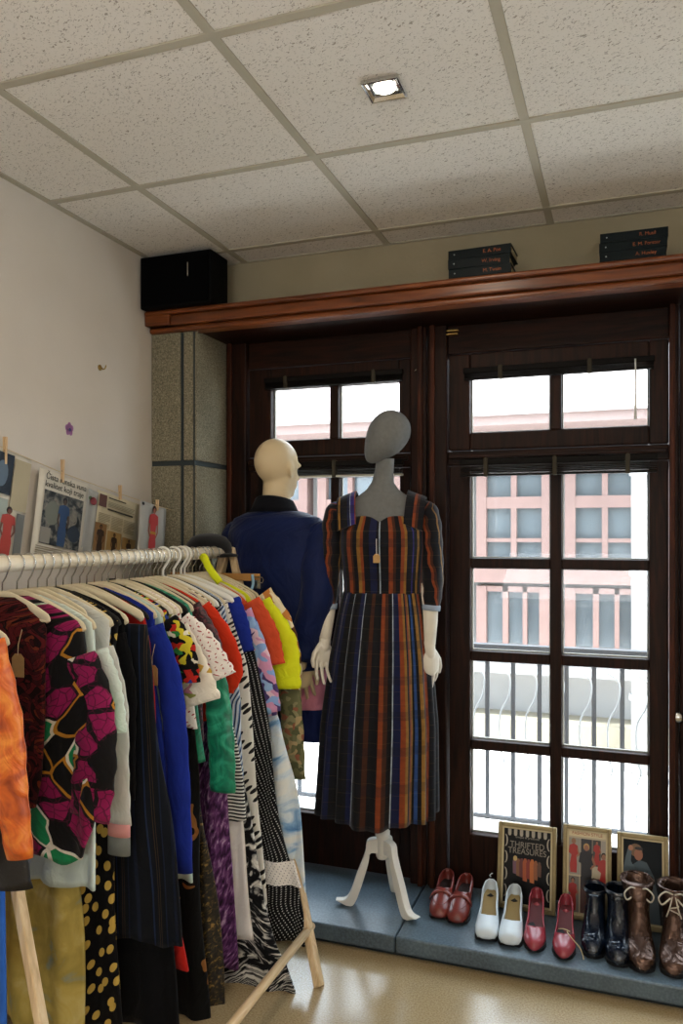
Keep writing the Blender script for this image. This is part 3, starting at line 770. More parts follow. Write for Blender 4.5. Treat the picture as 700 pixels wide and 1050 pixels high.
hanger(2.225, 'purple tweed dress', 'cream')
A('top', 'black and white fine-striped top with a pointed hem', 'top', 2.252, [(228, 690), (240, 760), (251, 842)], M_STRP)
hanger(2.252, 'black and white striped top', 'cream')
A('skirt', 'plain white cotton skirt beside the leaf-print dress', 'skirt', 2.28, [(236, 790), (247, 850), (256, 920), (262, 966)], M_WHITE, neck=False, top=(1.10, .14), fold=.006)
hanger(2.28, 'plain white skirt', 'white')
A('dress', 'black and white flower-print dress reaching lowest, near the floor', 'dress', 2.298, [(240, 760), (262, 880), (286, 975), (300, 1010), (308, 1034)], M_BWFL, fold=.007, hemwave=.02, left=[(110, 700), (120, 900), (200, 1000), (236, 1010)])
hanger(2.298, 'black and white flower-print dress', 'black')
A('shirt', 'blue striped shirt peeping out above the leaf-print dress', 'shirt', 2.322, [(240, 680), (248, 720), (250, 800)], M_BSTR)
hanger(2.322, 'blue striped shirt', 'cream')
A('dress', 'white dress printed with black leaves', 'dress', 2.346, [(251, 680), (260, 760), (268, 860), (275, 972)], M_LEAF, fold=.006)
hanger(2.346, 'leaf-print dress', 'white', half=.225, drop=.075, bar=True)
A('top', 'royal blue top showing only its shoulder among the hangers', 'top', 2.369, [(244, 680), (248, 740)], M_ROYAL, sleeve=([(238, 614), (246, 640), (250, 668)], [.06, .07, .07]))
hanger(2.369, 'royal blue top', 'cream')
r = A('dress', 'black dress with tiny white dots and a white dotted band', 'dress', 2.393, [(260, 660), (272, 740), (285, 820), (297, 885), (306, 905), (311, 935), (311, 968)], M_TDOT, fold=.006)
za, zb_ = PY(300, 884, 2.393)[1], PY(300, 908, 2.393)[1]
rows = []
for k in range(6):
    z = za + (zb_ - za) * k / 5; xr_ = PY(ip([(0, 298), (1, 308)], k / 5), 890, 2.393)[0] + .004; row = []
    for i in range(48):
        a = 2 * pi * (i + .5) / 48; X = (1 if cos(a) > 0 else -1) * abs(cos(a)) ** .8 * .115
        x = xr_ - .115 + X
        row.append((x, 2.393 + (1 if sin(a) > 0 else -1) * abs(sin(a)) ** .55 * .0145 + ywave(x, z, .0095 * min(1, max(0, 1.16 - z) / .55)), z))
    rows.append(row)
put('band', MB().rows(rows), M_WDOT, r, smooth=True, world=True, label='white dotted band')
hanger(2.393, 'tiny-dotted black dress', 'white', half=.225, drop=.075, bar=True)
A('blouse', 'pastel pink, blue and violet patched blouse', 'blouse', 2.416, [(258, 660), (274, 700), (284, 734)], M_PAST, sleeve=([(250, 626), (262, 660), (273, 700), (279, 730)], [.06, .07, .075, .07]))
hanger(2.416, 'pastel patched blouse', 'white')
A('dress', 'white dress with blue tie-dye blotches at the far end', 'dress', 2.440, [(264, 680), (288, 740), (304, 830), (312, 890), (318, 944)], M_TIE, fold=.005)
hanger(2.440, 'blue tie-dye dress', 'cream')
A('top', 'coral crepe top between the pastel and neon yellow ones', 'top', 2.470, [(268, 640), (276, 690)], M_CORAL, sleeve=([(258, 616), (274, 650), (281, 682)], [.07, .085, .08]))
hanger(2.470, 'coral top', 'cream')
A('blouse', 'neon yellow blouse with a loose sleeve', 'blouse', 2.522, [(270, 650), (278, 700)], M_NEON, sleeve=([(266, 618), (286, 660), (290, 706)], [.09, .135, .14]))
hanger(2.522, 'neon yellow blouse', 'cream')
A('jacket', 'cream jacket with brown flowers at the far end', 'jacket', 2.549, [(272, 650), (280, 700), (284, 790)], M_CFL, sleeve=([(268, 610), (287, 640), (296, 680), (296, 706)], [.09, .10, .095, .085]))
hanger(2.549, 'brown-flowered cream jacket', 'cream')
A('jacket', 'olive jacket with small flowers, last on the rail', 'jacket', 2.578, [(274, 660), (280, 740)], M_OLIVE, sleeve=([(270, 620), (291, 680), (299, 740), (302, 798)], [.08, .085, .085, .085]))
hanger(2.578, 'olive flowered jacket', 'cream')
hanger(2.625, 'blue ribbon at the end of the rail', 'wood')
# neon strap looped over a hanger, blue ribbon on the wooden hanger
x, z = PY(214, 582, 2.45)
sc = put('scarf', MB().tube(spline([(x - .03, 2.452, z + .028), (x - .012, 2.440, z + .036), (x + .004, 2.434, z + .01), (x + .028, 2.432, z - .022), (x + .05, 2.438, z - .05)], 18), [(.014, .005)] * 19, 10, up=(0, 1, 0)), M_NEON, smooth=True)
tag(sc, 'neon yellow scarf end tied at the hanger hooks', 'scarf')
x, z = PY(258, 592, 2.60)
rb = put('ribbon', MB().tube(spline([(x, 2.606, z + .01), (x + .004, 2.60, z - .03), (x - .012, 2.598, z - .07), (x + .006, 2.60, z - .12)], 16), [(.006, .0015)] * 17, 8, up=(0, 1, 0)), cloth('pale_blue_ribbon', '8fb4cc'), smooth=True)
tag(rb, 'pale blue ribbon dangling from the wooden hanger clip', 'ribbon')
# dark hat on the rack's far end
hx2, hz2 = PY(214, 561, 2.70)
HAT = thing('hat', 'dark rounded hat on the far end of the rack', 'hat', (hx2, 2.70, hz2 - .03))
FELT = plain('black_felt', '0c0b0c', .95, sheen=.2)
put('crown', MB().lathe([(.088, .0), (.09, .02), (.084, .045), (.066, .068), (.035, .080), (.004, .083)], n=28), FELT, HAT, smooth=True)
put('brim', MB().lathe([(.06, -.004), (.112, -.006), (.114, .0), (.09, .008)], n=28), FELT, HAT, smooth=True)

# ------------------------------------------------------------------ mannequins
def hand_mb(p, d, nrm, side=1, curl=.25, spread=.16, L=1.0, drop=None):
    """p wrist, d direction of the fingers, nrm palm normal, side +1 puts the thumb on d x nrm"""
    p, d, nrm = Vector(p), Vector(d).normalized(), Vector(nrm); nrm = (nrm - d * nrm.dot(d)).normalized(); s_ = d.cross(nrm) * side
    Mx = Matrix((s_, nrm, d)).transposed()
    mb = MB()
    def w(a, b, c): return p + (s_ * a + nrm * b + d * c) * L
    mb.ell(w(0, 0, .052), (.039 * L, .014 * L, .05 * L), 20, 14, Mx)
    mb.ell(w(.02, .004, .034), (.018 * L, .013 * L, .032 * L), 14, 10, Mx)
    mb.caps(w(0, 0, -.02), .0245 * L, w(0, 0, .02), .022 * L)
    for k, (x, l, z0) in enumerate(((.028, .070, .086), (.0095, .080, .092), (-.0095, .074, .089), (-.027, .058, .080))):
        c = curl * (drop[k] if drop else 1); a = (1.5 - k) * spread * .6
        q = w(x, 0, z0 - .02); ang = .1
        r0 = .0088
        for i, f in enumerate((.42, .32, .26)):
            ang += c
            dr = (d * cos(ang) + nrm * sin(ang)) * cos(a) + s_ * sin(a)
            q2 = q + dr * (l + (.02 if i == 0 else 0)) * f * L * 1.15
            mb.caps(q, r0 * L, q2, (r0 - .0009) * L, 10); q = q2; r0 -= .0011
    t0, t1, t2, t3 = w(.024, .004, .022), w(.046, .012, .048), w(.055, .020, .074), w(.053, .026, .094)
    mb.caps(t0, .0125 * L, t1, .0105 * L, 10); mb.caps(t1, .0105 * L, t2, .009 * L, 10); mb.caps(t2, .009 * L, t3, .0075 * L, 10)
    return mb
def head_face(mb, c, yaw, s=1.0):
    """bald head, face along local +y turned by yaw; c is the ear-level centre"""
    M = Matrix.Rotation(yaw, 3, 'Z'); c = Vector(c)
    def P(x, y, z): return c + M @ Vector((x * s, y * s, z * s))
    mb.ell(P(0, -.012, .030), (.076 * s, .098 * s, .092 * s), 32, 24, M)      # skull
    mb.ell(P(0, .012, -.030), (.062 * s, .078 * s, .088 * s), 28, 20, M)      # face
    mb.ell(P(0, .042, -.088), (.036 * s, .038 * s, .030 * s), 20, 14, M)      # chin
    mb.caps(P(0, .086, .008), .008 * s, P(0, .108, -.030), .012 * s)          # nose
    mb.ell(P(.012, .100, -.034), (.009 * s, .01 * s, .008 * s), 10, 8, M); mb.ell(P(-.012, .100, -.034), (.009 * s, .01 * s, .008 * s), 10, 8, M)
    mb.caps(P(-.045, .074, .018), .010 * s, P(-.014, .086, .020), .010 * s); mb.caps(P(.045, .074, .018), .010 * s, P(.014, .086, .020), .010 * s)   # brows
    mb.caps(P(-.020, .084, -.058), .007 * s, P(.020, .084, -.058), .007 * s); mb.caps(P(-.016, .083, -.069), .008 * s, P(.016, .083, -.069), .008 * s)  # lips
    for sx in (-1, 1):                                                       # ears
        R_ = M @ Matrix.Rotation(sx * .35, 3, 'Z')
        mb.ell(P(sx * .078, -.006, -.004), (.008 * s, .020 * s, .032 * s), 16, 12, R_)
        mb.ell(P(sx * .072, .004, -.012), (.010 * s, .014 * s, .022 * s), 12, 10, R_)
BEIGE = plain('beige_mannequin', 'c9b48f', .5, 0, .35)
GREYL = plain('grey_linen_cover', '6b6c6a', .9, var=.15, nscale=70, bump=.3)
WHITEW = plain('white_wooden_limb', 'd3cbbb', .5, var=.06, nscale=30)

# --- man: faces the window, seen from behind ---
MZ, MR = .075, radians(-14)
MAN = thing('mannequin', 'bald beige mannequin seen from behind, wearing a navy blazer', 'mannequin', (-1.285, 2.83, MZ), MR)
mb = MB()
H0 = 1.735
head_face(mb, (.002, .004, H0 - .118), radians(-6), .98)
mb.caps((0, -.008, 1.42), .058, (.0, -.004, 1.56), .053)
mb.ell((0, -.005, 1.27), (.165, .095, .19)); mb.caps((-.14, -.005, 1.37), .046, (.14, -.005, 1.37), .046); mb.ell((0, 0, 1.05), (.13, .085, .20)); mb.ell((0, .02, .90), (.14, .062, .12))
for s_ in (-1, 1): mb.caps((s_ * .085, .035, .82), .058, (s_ * .09, .035, .64), .052)
armR = [Vector((.185, 0, 1.375)), Vector((.222, -.05, 1.13)), Vector((.174, -.078, .90))]
armL = [Vector((-.185, 0, 1.375)), Vector((-.23, -.02, 1.13)), Vector((-.215, .03, .895))]
for a in (armR, armL): mb.caps(a[0] - Vector((0, 0, .02)), .036, a[1], .034); mb.caps(a[1], .036, a[2], .026)
body = fuse(mb, .0065, 5)
put('body', body, BEIGE, MAN, smooth=True)
put('pole', MB().tube([(0, 0, .01), (0, 0, .86)], .014, 16), STEEL, MAN, smooth=True, label='steel pole')
put('base', MB().lathe([(.02, .016), (.10, .012), (.105, .006), (.105, 0), (.02, 0)], n=36), STEEL, MAN, smooth=True, label='round steel base')
def along(p, q): return (q - p).normalized()
for a, sd in ((armR, 1), (armL, -1)):
    nrm = Vector((-.5 * sd, .6, 0)) if sd > 0 else Vector((.6, .2, 0))
    hm = fuse(hand_mb(a[2] + Vector((0, .0, -.005)), Vector((0, .12, -1)), nrm, sd, .22, .2, 1.02), .0028, 3)
    put('hand', hm, BEIGE, MAN, smooth=True)
# blazer
NAVY = cloth('navy_wool', '0c1a44', .3, .6, sheen=.08); NAVYC = cloth('black_collar_velvet', '0a0b12', .3)
BL = thing('blazer', 'navy blazer with a dark collar worn by the bald mannequin', 'jacket', (-1.285, 2.83, MZ), MR)
def shell(tab, n=56, pw=.85, fold=0, fn=7, ph=0):
    """rows of a clothing body: (z, half width, half depth, cx, cy)"""
    rows = []
    m = 36
    for k in range(m + 1):
        t = k / m * (len(tab) - 1); i = min(int(t), len(tab) - 2); f = t - i; f = f * f * (3 - 2 * f) * .5 + f * .5
        z, w, d, cx, cy = [a + (b - a) * f for a, b in zip(tab[i], tab[i + 1])]
        row = []
        for q in range(n):
            a = 2 * pi * q / n; ca, sa = cos(a), sin(a)
            am = 1 + fold * (k / m) ** 1.5 * sin(fn * a + ph + .8 * sin(k * .3))
            row.append((cx + w * am * (1 if ca > 0 else -1) * abs(ca) ** pw, cy + d * am * (1 if sa > 0 else -1) * abs(sa) ** pw, z))
        rows.append(row)
    return rows
tab = [(1.455, .072, .066, 0, -.012), (1.446, .12, .082, 0, -.010), (1.424, .19, .096, 0, -.006), (1.37, .222, .112, 0, 0), (1.24, .216, .128, 0, 0), (1.08, .20, .125, 0, 0), (.95, .212, .130, 0, 0), (.86, .220, .135, 0, 0)]
put('body', MB().rows(shell(tab, fold=.02, fn=5)), NAVY, BL, smooth=True, solid=.003)
for a, s_ in ((armR, 1), (armL, -1)):
    pts = [a[0] + Vector((-.005 * s_, 0, .018)), a[0] + Vector((.018 * s_, 0, -.03)), (a[0] + a[1]) / 2 + Vector((.010 * s_, 0, 0)), a[1] + Vector((.006 * s_, 0, 0)), (a[1] + a[2]) / 2, a[2] + Vector((0, 0, .004))]
    P = spline(pts, 24); rad = [(ip([(0, .050), (.15, .068), (.5, .066), (.75, .060), (1, .052)], k / 24) * (1 + .03 * sin(k * 1.4)),) * 2 for k in range(25)]
    put('sleeve', MB().tube(P, rad, 22, True), NAVY, BL, smooth=True)
rows = []
for z, w, d, cy in ((1.452, .074, .070, -.012), (1.475, .070, .066, -.014), (1.500, .066, .062, -.016), (1.496, .074, .070, -.016), (1.462, .090, .084, -.014), (1.440, .105, .092, -.012)):
    rows.append([(w * sin(radians(-150 + 300 * k / 30)), cy - d * cos(radians(-150 + 300 * k / 30)), z + .012 * cos(radians(-150 + 300 * k / 30))) for k in range(31)])
put('collar', MB().rows(rows, False), NAVYC, BL, smooth=True, solid=.002, label='black stand collar')
for s_ in (-1, 1):
    b = MB(); b.poly([(s_ * .02, 1.10), (s_ * .085, 1.30), (s_ * .06, 1.45), (s_ * .035, 1.43), (s_ * .012, 1.2)], .006); b.xf(Matrix.Translation((0, .118, 0)))
    put('lapel', b, NAVYC, BL)
put('button', MB().ell((.214, .105, 1.19), (.006, .006, .006), 10, 8), plain('pearl_button', 'd8d5cc', .3), BL, smooth=True)
# colour-block shorts
SH = thing('shorts', 'pink, white and navy colour-block shorts below the blazer hem', 'shorts', (-1.285, 2.83, MZ), MR)
PINK = cloth('pink_cotton', 'd98a9c'); OFFW = cloth('off_white_cotton', 'd8d2c8'); NVC = cloth('deep_navy_cotton', '151f4a')
put('upper_panel', MB().rows(shell([(.93, .17, .078, 0, .03), (.84, .196, .080, 0, .034), (.70, .206, .082, .004, .036)], fold=.02)), PINK, SH, smooth=True, solid=.002, label='pink upper panel')
put('side_panel', MB().rows([[(.207 * cos(a) + .005, .084 * sin(a) + .035, z) for a in [radians(-74 + 5 * k) for k in range(8)]] for z in (.83, .79, .74, .70)], False), OFFW, SH, smooth=True, solid=.003, label='white panel')
for s_ in (-1, 1):
    put('lower_panel', MB().rows(shell([(.705, .104, .082, s_ * .106 + .004, .036), (.64, .106, .080, s_ * .108, .036), (.585, .106, .078, s_ * .108, .036)], fold=.03)), NVC, SH, smooth=True, solid=.002, label='navy lower leg panel')

# --- woman: faces the viewer on a white three-legged stand ---
FR = radians(11); FX, FY = -.846, 2.795
K_ = 2.895 / F
def lz(v): return HC + (HOR - v) * K_ - .075
def lx_(u): return (u - 393) * K_
WOM = thing('mannequin', 'grey egg-headed mannequin with white jointed arms on a white stand, wearing a striped dress', 'mannequin', (FX, FY, .075), FR)
# stand
STW = plain('white_stand_paint', 'd9d4ca', .45, var=.05, nscale=20)
ST = bpy.data.objects.new('stand', None); COL.objects.link(ST); ST.parent = WOM
hzc = lz(867)
put('hub', MB().lathe([(.016, hzc + .085), (.018, hzc + .07), (.019, hzc + .05), (.027, hzc + .046), (.027, hzc + .030), (.024, hzc + .027), (.024, hzc - .046), (.020, hzc - .054)], n=24), STW, ST, smooth=True)
put('pole', MB().tube([(0, 0, hzc + .06), (0, 0, .86)], .015, 16), STW, ST, smooth=True)
c0, s0 = cos(-FR), sin(-FR)
for (fu, fv), wd in (((345, 927), 0), ((428, 947), 0), ((0, 0), 1)):
    if wd == 0:
        gx_, gy_ = PZ(fu, fv, .075); dx, dy = gx_ - FX, gy_ - FY
        ex, ey = c0 * dx - s0 * dy, s0 * dx + c0 * dy
    else:
        gx_, gy_ = PZ(411, 909, .075); dx, dy = gx_ - FX, gy_ - FY
        ex, ey = c0 * dx - s0 * dy, s0 * dx + c0 * dy
    e = Vector((ex, ey, 0)); L_ = e.length; e.normalize(); sd = Vector((-e.y, e.x, 0))
    pr = [(.012, hzc - .012), (.045, hzc - .014), (.085, hzc - .05), (.115, hzc - .11), (.150, hzc - .18), (.6, 0)]
    top = spline([e * (.014) + Vector((0, 0, hzc + .022)), e * .055 + Vector((0, 0, hzc + .010)), e * (L_ * .38) + Vector((0, 0, hzc - .035)), e * (L_ * .56) + Vector((0, 0, hzc - .115)), e * (L_ * .76) + Vector((0, 0, hzc - .20)), e * (L_ * 1.02) + Vector((0, 0, .020))], 24)
    bot = spline([e * (.014) + Vector((0, 0, hzc - .034)), e * .045 + Vector((0, 0, hzc - .036)), e * (L_ * .31) + Vector((0, 0, hzc - .075)), e * (L_ * .46) + Vector((0, 0, hzc - .160)), e * (L_ * .62) + Vector((0, 0, hzc - .225)), e * (L_ * .78) + Vector((0, 0, 0.001))], 24)
    rows = [[tuple(t + sd * .015), tuple(t - sd * .015), tuple(q - sd * .015), tuple(q + sd * .015)] for t, q in zip(top, bot)]
    put('leg', MB().rows(rows, True, True, True), STW, ST, bevel=.004)
# torso, neck
tz = [(lz(470), .033, .034, .010, .0), (lz(482), .034, .036, .006, 0), (lz(494), .040, .040, 0, 0), (lz(502), .060, .046, 0, 0), (lz(509), .094, .054, 0, 0), (lz(516), .130, .064, 0, 0), (lz(524), .142, .075, 0, 0), (lz(540), .138, .095, 0, -.008), (lz(560), .130, .098, 0, -.008), (lz(590), .112, .085, 0, 0), (lz(610), .105, .080, 0, 0), (lz(650), .135, .10, 0, 0), (lz(690), .14, .10, 0, 0), (lz(712), .10, .07, 0, 0)]
mb = MB(); mb.rows(shell(tz, pw=1.0), True, True, True)
put('torso', mb, GREYL, WOM, smooth=True)
# egg-shaped head, pointed chin down to the viewer's left
ax = Vector((lx_(378) - lx_(411), -.03, lz(475) - lz(428))).normalized()      # towards the chin
cen = Vector((lx_(396), -.012, lz(449)))
e1 = ax.cross(Vector((0, 1, 0))).normalized(); e2 = ax.cross(e1).normalized()
rows = []
for k in range(25):
    t = pi * k / 24; hl = .108 * cos(t); rr = max(sin(t), 1e-3) * (.073 + .018 * cos(t) * 1.0)
    rr *= (1.0 - .16 * max(0, -cos(t)) ** 1.5)
    rows.append([tuple(cen - ax * hl + e1 * rr * cos(2 * pi * i / 36) + e2 * rr * 1.12 * sin(2 * pi * i / 36)) for i in range(36)])
put('head', MB().rows(rows, True, True, True), GREYL, WOM, smooth=True, label='grey egg-shaped featureless head')
# forearms and hands
fa = {}
for nm, (eu, ev), (wu, wv), sd in (('L', (336, 612), (334, 655), 1), ('R', (441, 612), (441, 659), -1)):
    e_, w_ = Vector((lx_(eu), -.01, lz(ev))), Vector((lx_(wu), -.035, lz(wv)))
    put('forearm', MB().tube([e_ + Vector((0, .005, .05)), e_, (e_ + w_) / 2, w_, w_ + (w_ - e_) * .04], [.031, .034, .031, .0235, .019], 20), WHITEW, WOM, smooth=True, label='white wooden forearm')
    fa[nm] = (e_, w_)
hm = hand_mb(fa['L'][1] + Vector((0, 0, -.012)), (-.04, -.10, -1), (.55, -.8, 0), 1, .24, .17, .94)
put('hand', fuse(hm, .0028, 3), WHITEW, WOM, smooth=True, label='white wooden hand with spread fingers')
hm = hand_mb(fa['R'][1] + Vector((0, 0, -.012)), (.10, -.05, -1), (-.6, .75, 0), 1, .62, .12, 1.0, (.55, .3, 1.0, 1.1))
put('hand', fuse(hm, .0028, 3), WHITEW, WOM, smooth=True, label='white wooden hand with curled fingers')
# dress
def plaid(name, stops, period, wob, vscale):
    g = G(name, .8, 0, .2, .1)
    sx = g.n('SeparateXYZ', {0: g.co('UV')}, out=0); sy = g.n('SeparateXYZ', {0: g.co('UV')}, out=1)
    f = g.math('FRACT', g.math('DIVIDE', sx, period))
    c = g.ramp(f, stops, 'CONSTANT')
    fy = g.math('FRACT', g.math('DIVIDE', sy, .043))
    c = g.mix(g.math('MULTIPLY', g.less(fy, .02), .10), c, 'c9a56a')
    fy2 = g.math('FRACT', g.math('DIVIDE', sy, .12))
    c = g.mix(g.math('MULTIPLY', g.less(fy2, .25), .35), c, '0d0f1c')
    c = g.mix(.25, c, g.ramp(g.noise(g.co('UV'), 60, 2), [(.3, '0b0b10'), (.7, 'ffffff')]), 'MULTIPLY')
    g.col(c); MATS[name] = g.m
    return g.m
BK, NV, RU, GO, WH, PU, BLU, BR = '0b0b10', '10173a', '7e3a1b', '856028', '9aa6b2', '2c2568', '274478', '3f2012'
# ramps run once round the garment: .5 .. 1 is the front, from the wearer's right (photo left) to the other side
FB = [(.0, BK), (.50, BK), (.52, BR), (.545, BK), (.565, NV), (.585, BK), (.61, RU), (.635, BR), (.645, BK), (.665, GO), (.68, RU), (.692, BK), (.715, NV), (.741, BK), (.748, WH), (.753, BK), (.778, RU), (.795, BR), (.805, BK), (.825, RU), (.842, GO), (.852, BK), (.88, PU), (.89, BK), (.91, GO), (.925, BK), (.94, NV), (.955, RU), (.97, BK)]
PL_B = plaid('dress_plaid_bodice', FB, 1.0, 0, 1)
FS = [(0, BK), (0.5, BK), (0.525, BR), (0.533, BK), (0.565, NV), (0.585, WH), (0.5885, NV), (0.615, BK), (0.64, WH), (0.643, BK), (0.672, NV), (0.69, WH), (0.6935, BK), (0.722, BR), (0.732, BK), (0.76, RU), (0.77, BR), (0.782, BK), (0.8, WH), (0.803, NV), (0.824, RU), (0.834, GO), (0.842, BK), (0.85, RU), (0.858, GO), (0.865, BK), (0.873, BLU), (0.882, BK), (0.89, GO), (0.899, BK), (0.92, RU), (0.94, BK)]
PL_S = plaid('dress_plaid_skirt', FS, 1.0, 0, 1)
PL_A = plaid('dress_plaid_sleeve', [(0, BK), (.18, RU), (.24, BR), (.30, BK), (.5, GO), (.54, BK), (.7, NV), (.76, WH), (.77, PU), (.86, RU), (.91, BK)], .17, 0, 1)
DR = thing('dress', 'long plaid dress striped in navy, rust and gold on the grey egg-headed mannequin', 'dress', (FX, FY, .075), FR)
# bodice with a square sweetheart neckline
bt = [(lz(533), .126, .106, 0, -.006), (lz(545), .150, .122, 0, -.010), (lz(560), .152, .124, 0, -.010), (lz(580), .146, .112, 0, -.004), (lz(596), .141, .102, 0, 0), (lz(608), .140, .100, 0, 0)]
rows = shell(bt, n=72, pw=.9)
for k in range(6):
    for q in range(72):
        a = 2 * pi * q / 72; x, y, z = rows[k][q]
        if y < 0:
            rows[k][q] = (x, y, z + (1 - k / 6) * (.012 * abs(sin(2 * (x / .126) * pi / 2)) - .010 * max(0, 1 - abs(x) / .03)))
        else: rows[k][q] = (x, y, z + (1 - k / 6) * .05)
mb = MB().rows(rows)
mb.uv = [[(((i % 72) + dx) / 72 * 1.0, rows[min(i // 72 + dy, len(rows) - 1)][0][2]) for dx, dy in ((0, 0), (1, 0), (1, 1), (0, 1))] for i in range((len(rows) - 1) * 72)]
put('bodice', mb, PL_B, DR, smooth=True, solid=.002)
for s_ in (-1, 1):
    pth = spline([(s_ * .118, -.108, lz(541)), (s_ * .122, -.096, lz(526)), (s_ * .126, -.062, lz(512)), (s_ * .128, -.01, lz(507)), (s_ * .126, .045, lz(511)), (s_ * .118, .085, lz(524)), (s_ * .108, .098, lz(540))], 24)
    rows = []
    for k, p in enumerate(pth):
        t = (pth[min(k + 1, 24)] - pth[max(k - 1, 0)]).normalized(); o = Vector((s_ * 1.0, 0, -.38)).normalized(); n_ = t.cross(o).normalized()
        w = ip([(0, .036), (.5, .036), (1, .03)], k / 24)
        rows.append([tuple(p - o * w - n_ * .003), tuple(p + o * w - n_ * .003), tuple(p + o * w + n_ * .003), tuple(p - o * w + n_ * .003)])
    put('strap', MB().rows(rows, True, True, True), PL_A, DR, smooth=False, label='wide shoulder strap')
    eu, cu = (337, 335) if s_ < 0 else (445, 442)
    pts = [(lx_(352) if s_ < 0 else lx_(432), -.0, lz(517)), (lx_(343) if s_ < 0 else lx_(440), 0, lz(532)), (lx_(341) if s_ < 0 else lx_(443), -.004, lz(562)), (lx_(337) if s_ < 0 else lx_(444.5), -.008, lz(596)), (lx_(335.5) if s_ < 0 else lx_(442), -.012, lz(624))]
    P = spline(pts, 26); rad = [(ip([(0, .026), (.12, .044), (.5, .042), (.8, .038), (1, .034)], k / 26) * (1 + .04 * sin(k * 1.7)), ip([(0, .03), (.15, .052), (.6, .05), (1, .040)], k / 26)) for k in range(27)]
    sl = put('sleeve', MB().tube(P, rad, 26, True), PL_A, DR, smooth=True)
    q = Vector(pts[-1]); d_ = (q - Vector(pts[-2])).normalized()
    put('cuff', MB().tube([q - d_ * .016, q - d_ * .004, q + d_ * .004], [(.036, .042), (.037, .043), (.036, .042)], 26, True), plain('pale_blue_trim', '8f9cab', .8), sl, smooth=True, label='pale trim on the cuff')
# gathered skirt
rows = []
hl, hr = lx_(326), lx_(446)
for k in range(49):
    f = k / 48; z = lz(607) + (lz(832) - lz(607)) * f
    W = ip([(0, .141), (.10, .158), (.3, .182), (.6, .205), (1, (hr - hl) / 2)], f); D = ip([(0, .100), (.12, .125), (.4, .150), (1, .172)], f); cx = (hl + hr) / 2 * f
    row = []
    for q in range(160):
        a = 2 * pi * q / 160 + pi / 2
        am = 1 + (.022 + .046 * f) * sin(17 * a + .6 * sin(3 * a) + .3 * f) + .014 * f * sin(7 * a + 1)
        row.append((cx + W * am * cos(a), D * am * sin(a) - .004, z + f ** 4 * (-.012 * sin(a * 1.0) * -1 + .008 * sin(5 * a))))
    rows.append(row)
mb = MB().rows(rows)
mb.uv = [[(((i % 160) + dx) / 160 + .25, rows[min(i // 160 + dy, 48)][0][2]) for dx, dy in ((0, 0), (1, 0), (1, 1), (0, 1))] for i in range(48 * 160)]
put('skirt', mb, PL_S, DR, smooth=True, solid=.002)
tgx, tgz = lx_(391), lz(572)
tg = put('price_tag', MB().poly([(tgx - .012, tgz - .014), (tgx + .012, tgz - .014), (tgx + .012, tgz + .010), (tgx + .005, tgz + .018), (tgx - .005, tgz + .018), (tgx - .012, tgz + .010)], .0012).xf(Matrix.Translation((0, -.139, 0))), KRAFT, DR, label='kraft price tag at the chest')
put('string', MB().tube([(tgx, -.1385, tgz + .014), (tgx - .001, -.137, tgz + .06), (tgx - .001, -.118, lz(537))], .0012, 6), plain('white_string', 'd8d8d2', .8), tg)

# ------------------------------------------------------------------ shoes on the step
ZS = .0755
def shoe_rows(L, tab, lift, n=34, m=30, open_=None, off=0.0):
    """lofted upper along x from heel (0) to toe (L). tab: (s, half width, height, sole z). open_: (s0, s1, depth) throat"""
    rows = []
    for k in range(m + 1):
        s = k / m
        w = ip([(a, b) for a, b, c, d in tab], s); h = ip([(a, c) for a, b, c, d in tab], s); z0 = ip([(a, d) for a, b, c, d in tab], s)
        ph = pi
        if open_:
            a0, a1, top = open_
            if s < a1:
                e = min(1, (a1 - s) / .10); e2 = 1 if s > a0 else max(0, 1 - (a0 - s) / .05)
                ph = pi * (1 - (1 - top) * min(1, e ** .6))
        row = []
        for i in range(n + 1):
            a = -ph + 2 * ph * i / n
            sx, cz = sin(a), -cos(a)
            # squarish bottom, rounded top
            x = w * (1 if sx > 0 else -1) * abs(sx) ** .7
            zz = (cz + 1) / 2
            row.append((s * L + off, x * (1 - .28 * zz ** 2), z0 + h * zz))
        rows.append(row)
    return rows
def place(M, rows): return [[tuple(M @ Vector(p)) for p in r] for r in rows]
def shoe_M(u, v, yaw): pass
def sole_mb(L, tab, th, heel=None, grow=1.03, n=40):
    """flat sole following the plan of the upper, plus a heel block (s0, s1, shrink)"""
    mb = MB(); up, lo = [], []
    ss = [k / n for k in range(n + 1)]
    wz = lambda s: (ip([(a, b) for a, b, c, d in tab], s) * grow, ip([(a, d) for a, b, c, d in tab], s))
    outl = [(s, wz(s)[0]) for s in ss] + [(s, -wz(s)[0]) for s in ss[::-1]]
    r0 = [(s * L, y, wz(s)[1] + .002) for s, y in outl]; r1 = [(s * L, y, max(wz(s)[1] - th, 0)) for s, y in outl]
    mb.rows([r0, r1], True, True, True)
    if heel:
        s0, s1, k = heel; rows = []
        for j in range(8):
            f = j / 7; row = []
            for i in range(24):
                a = 2 * pi * i / 24; cx_ = (s0 + s1) / 2 * L - .006 * f; rx = (s1 - s0) / 2 * L * (1 - (1 - k) * f ** .7); 
                ry_ = wz((s0 + s1) / 2)[0] * .92 * (1 - (1 - k) * f ** .7)
                zt = wz((s0 + s1) / 2)[1]
                row.append((cx_ + rx * cos(a), ry_ * sin(a), zt * (1 - f) + .002 * f))
            rows.append(row)
        mb.rows(rows, True, True, True)
    return mb
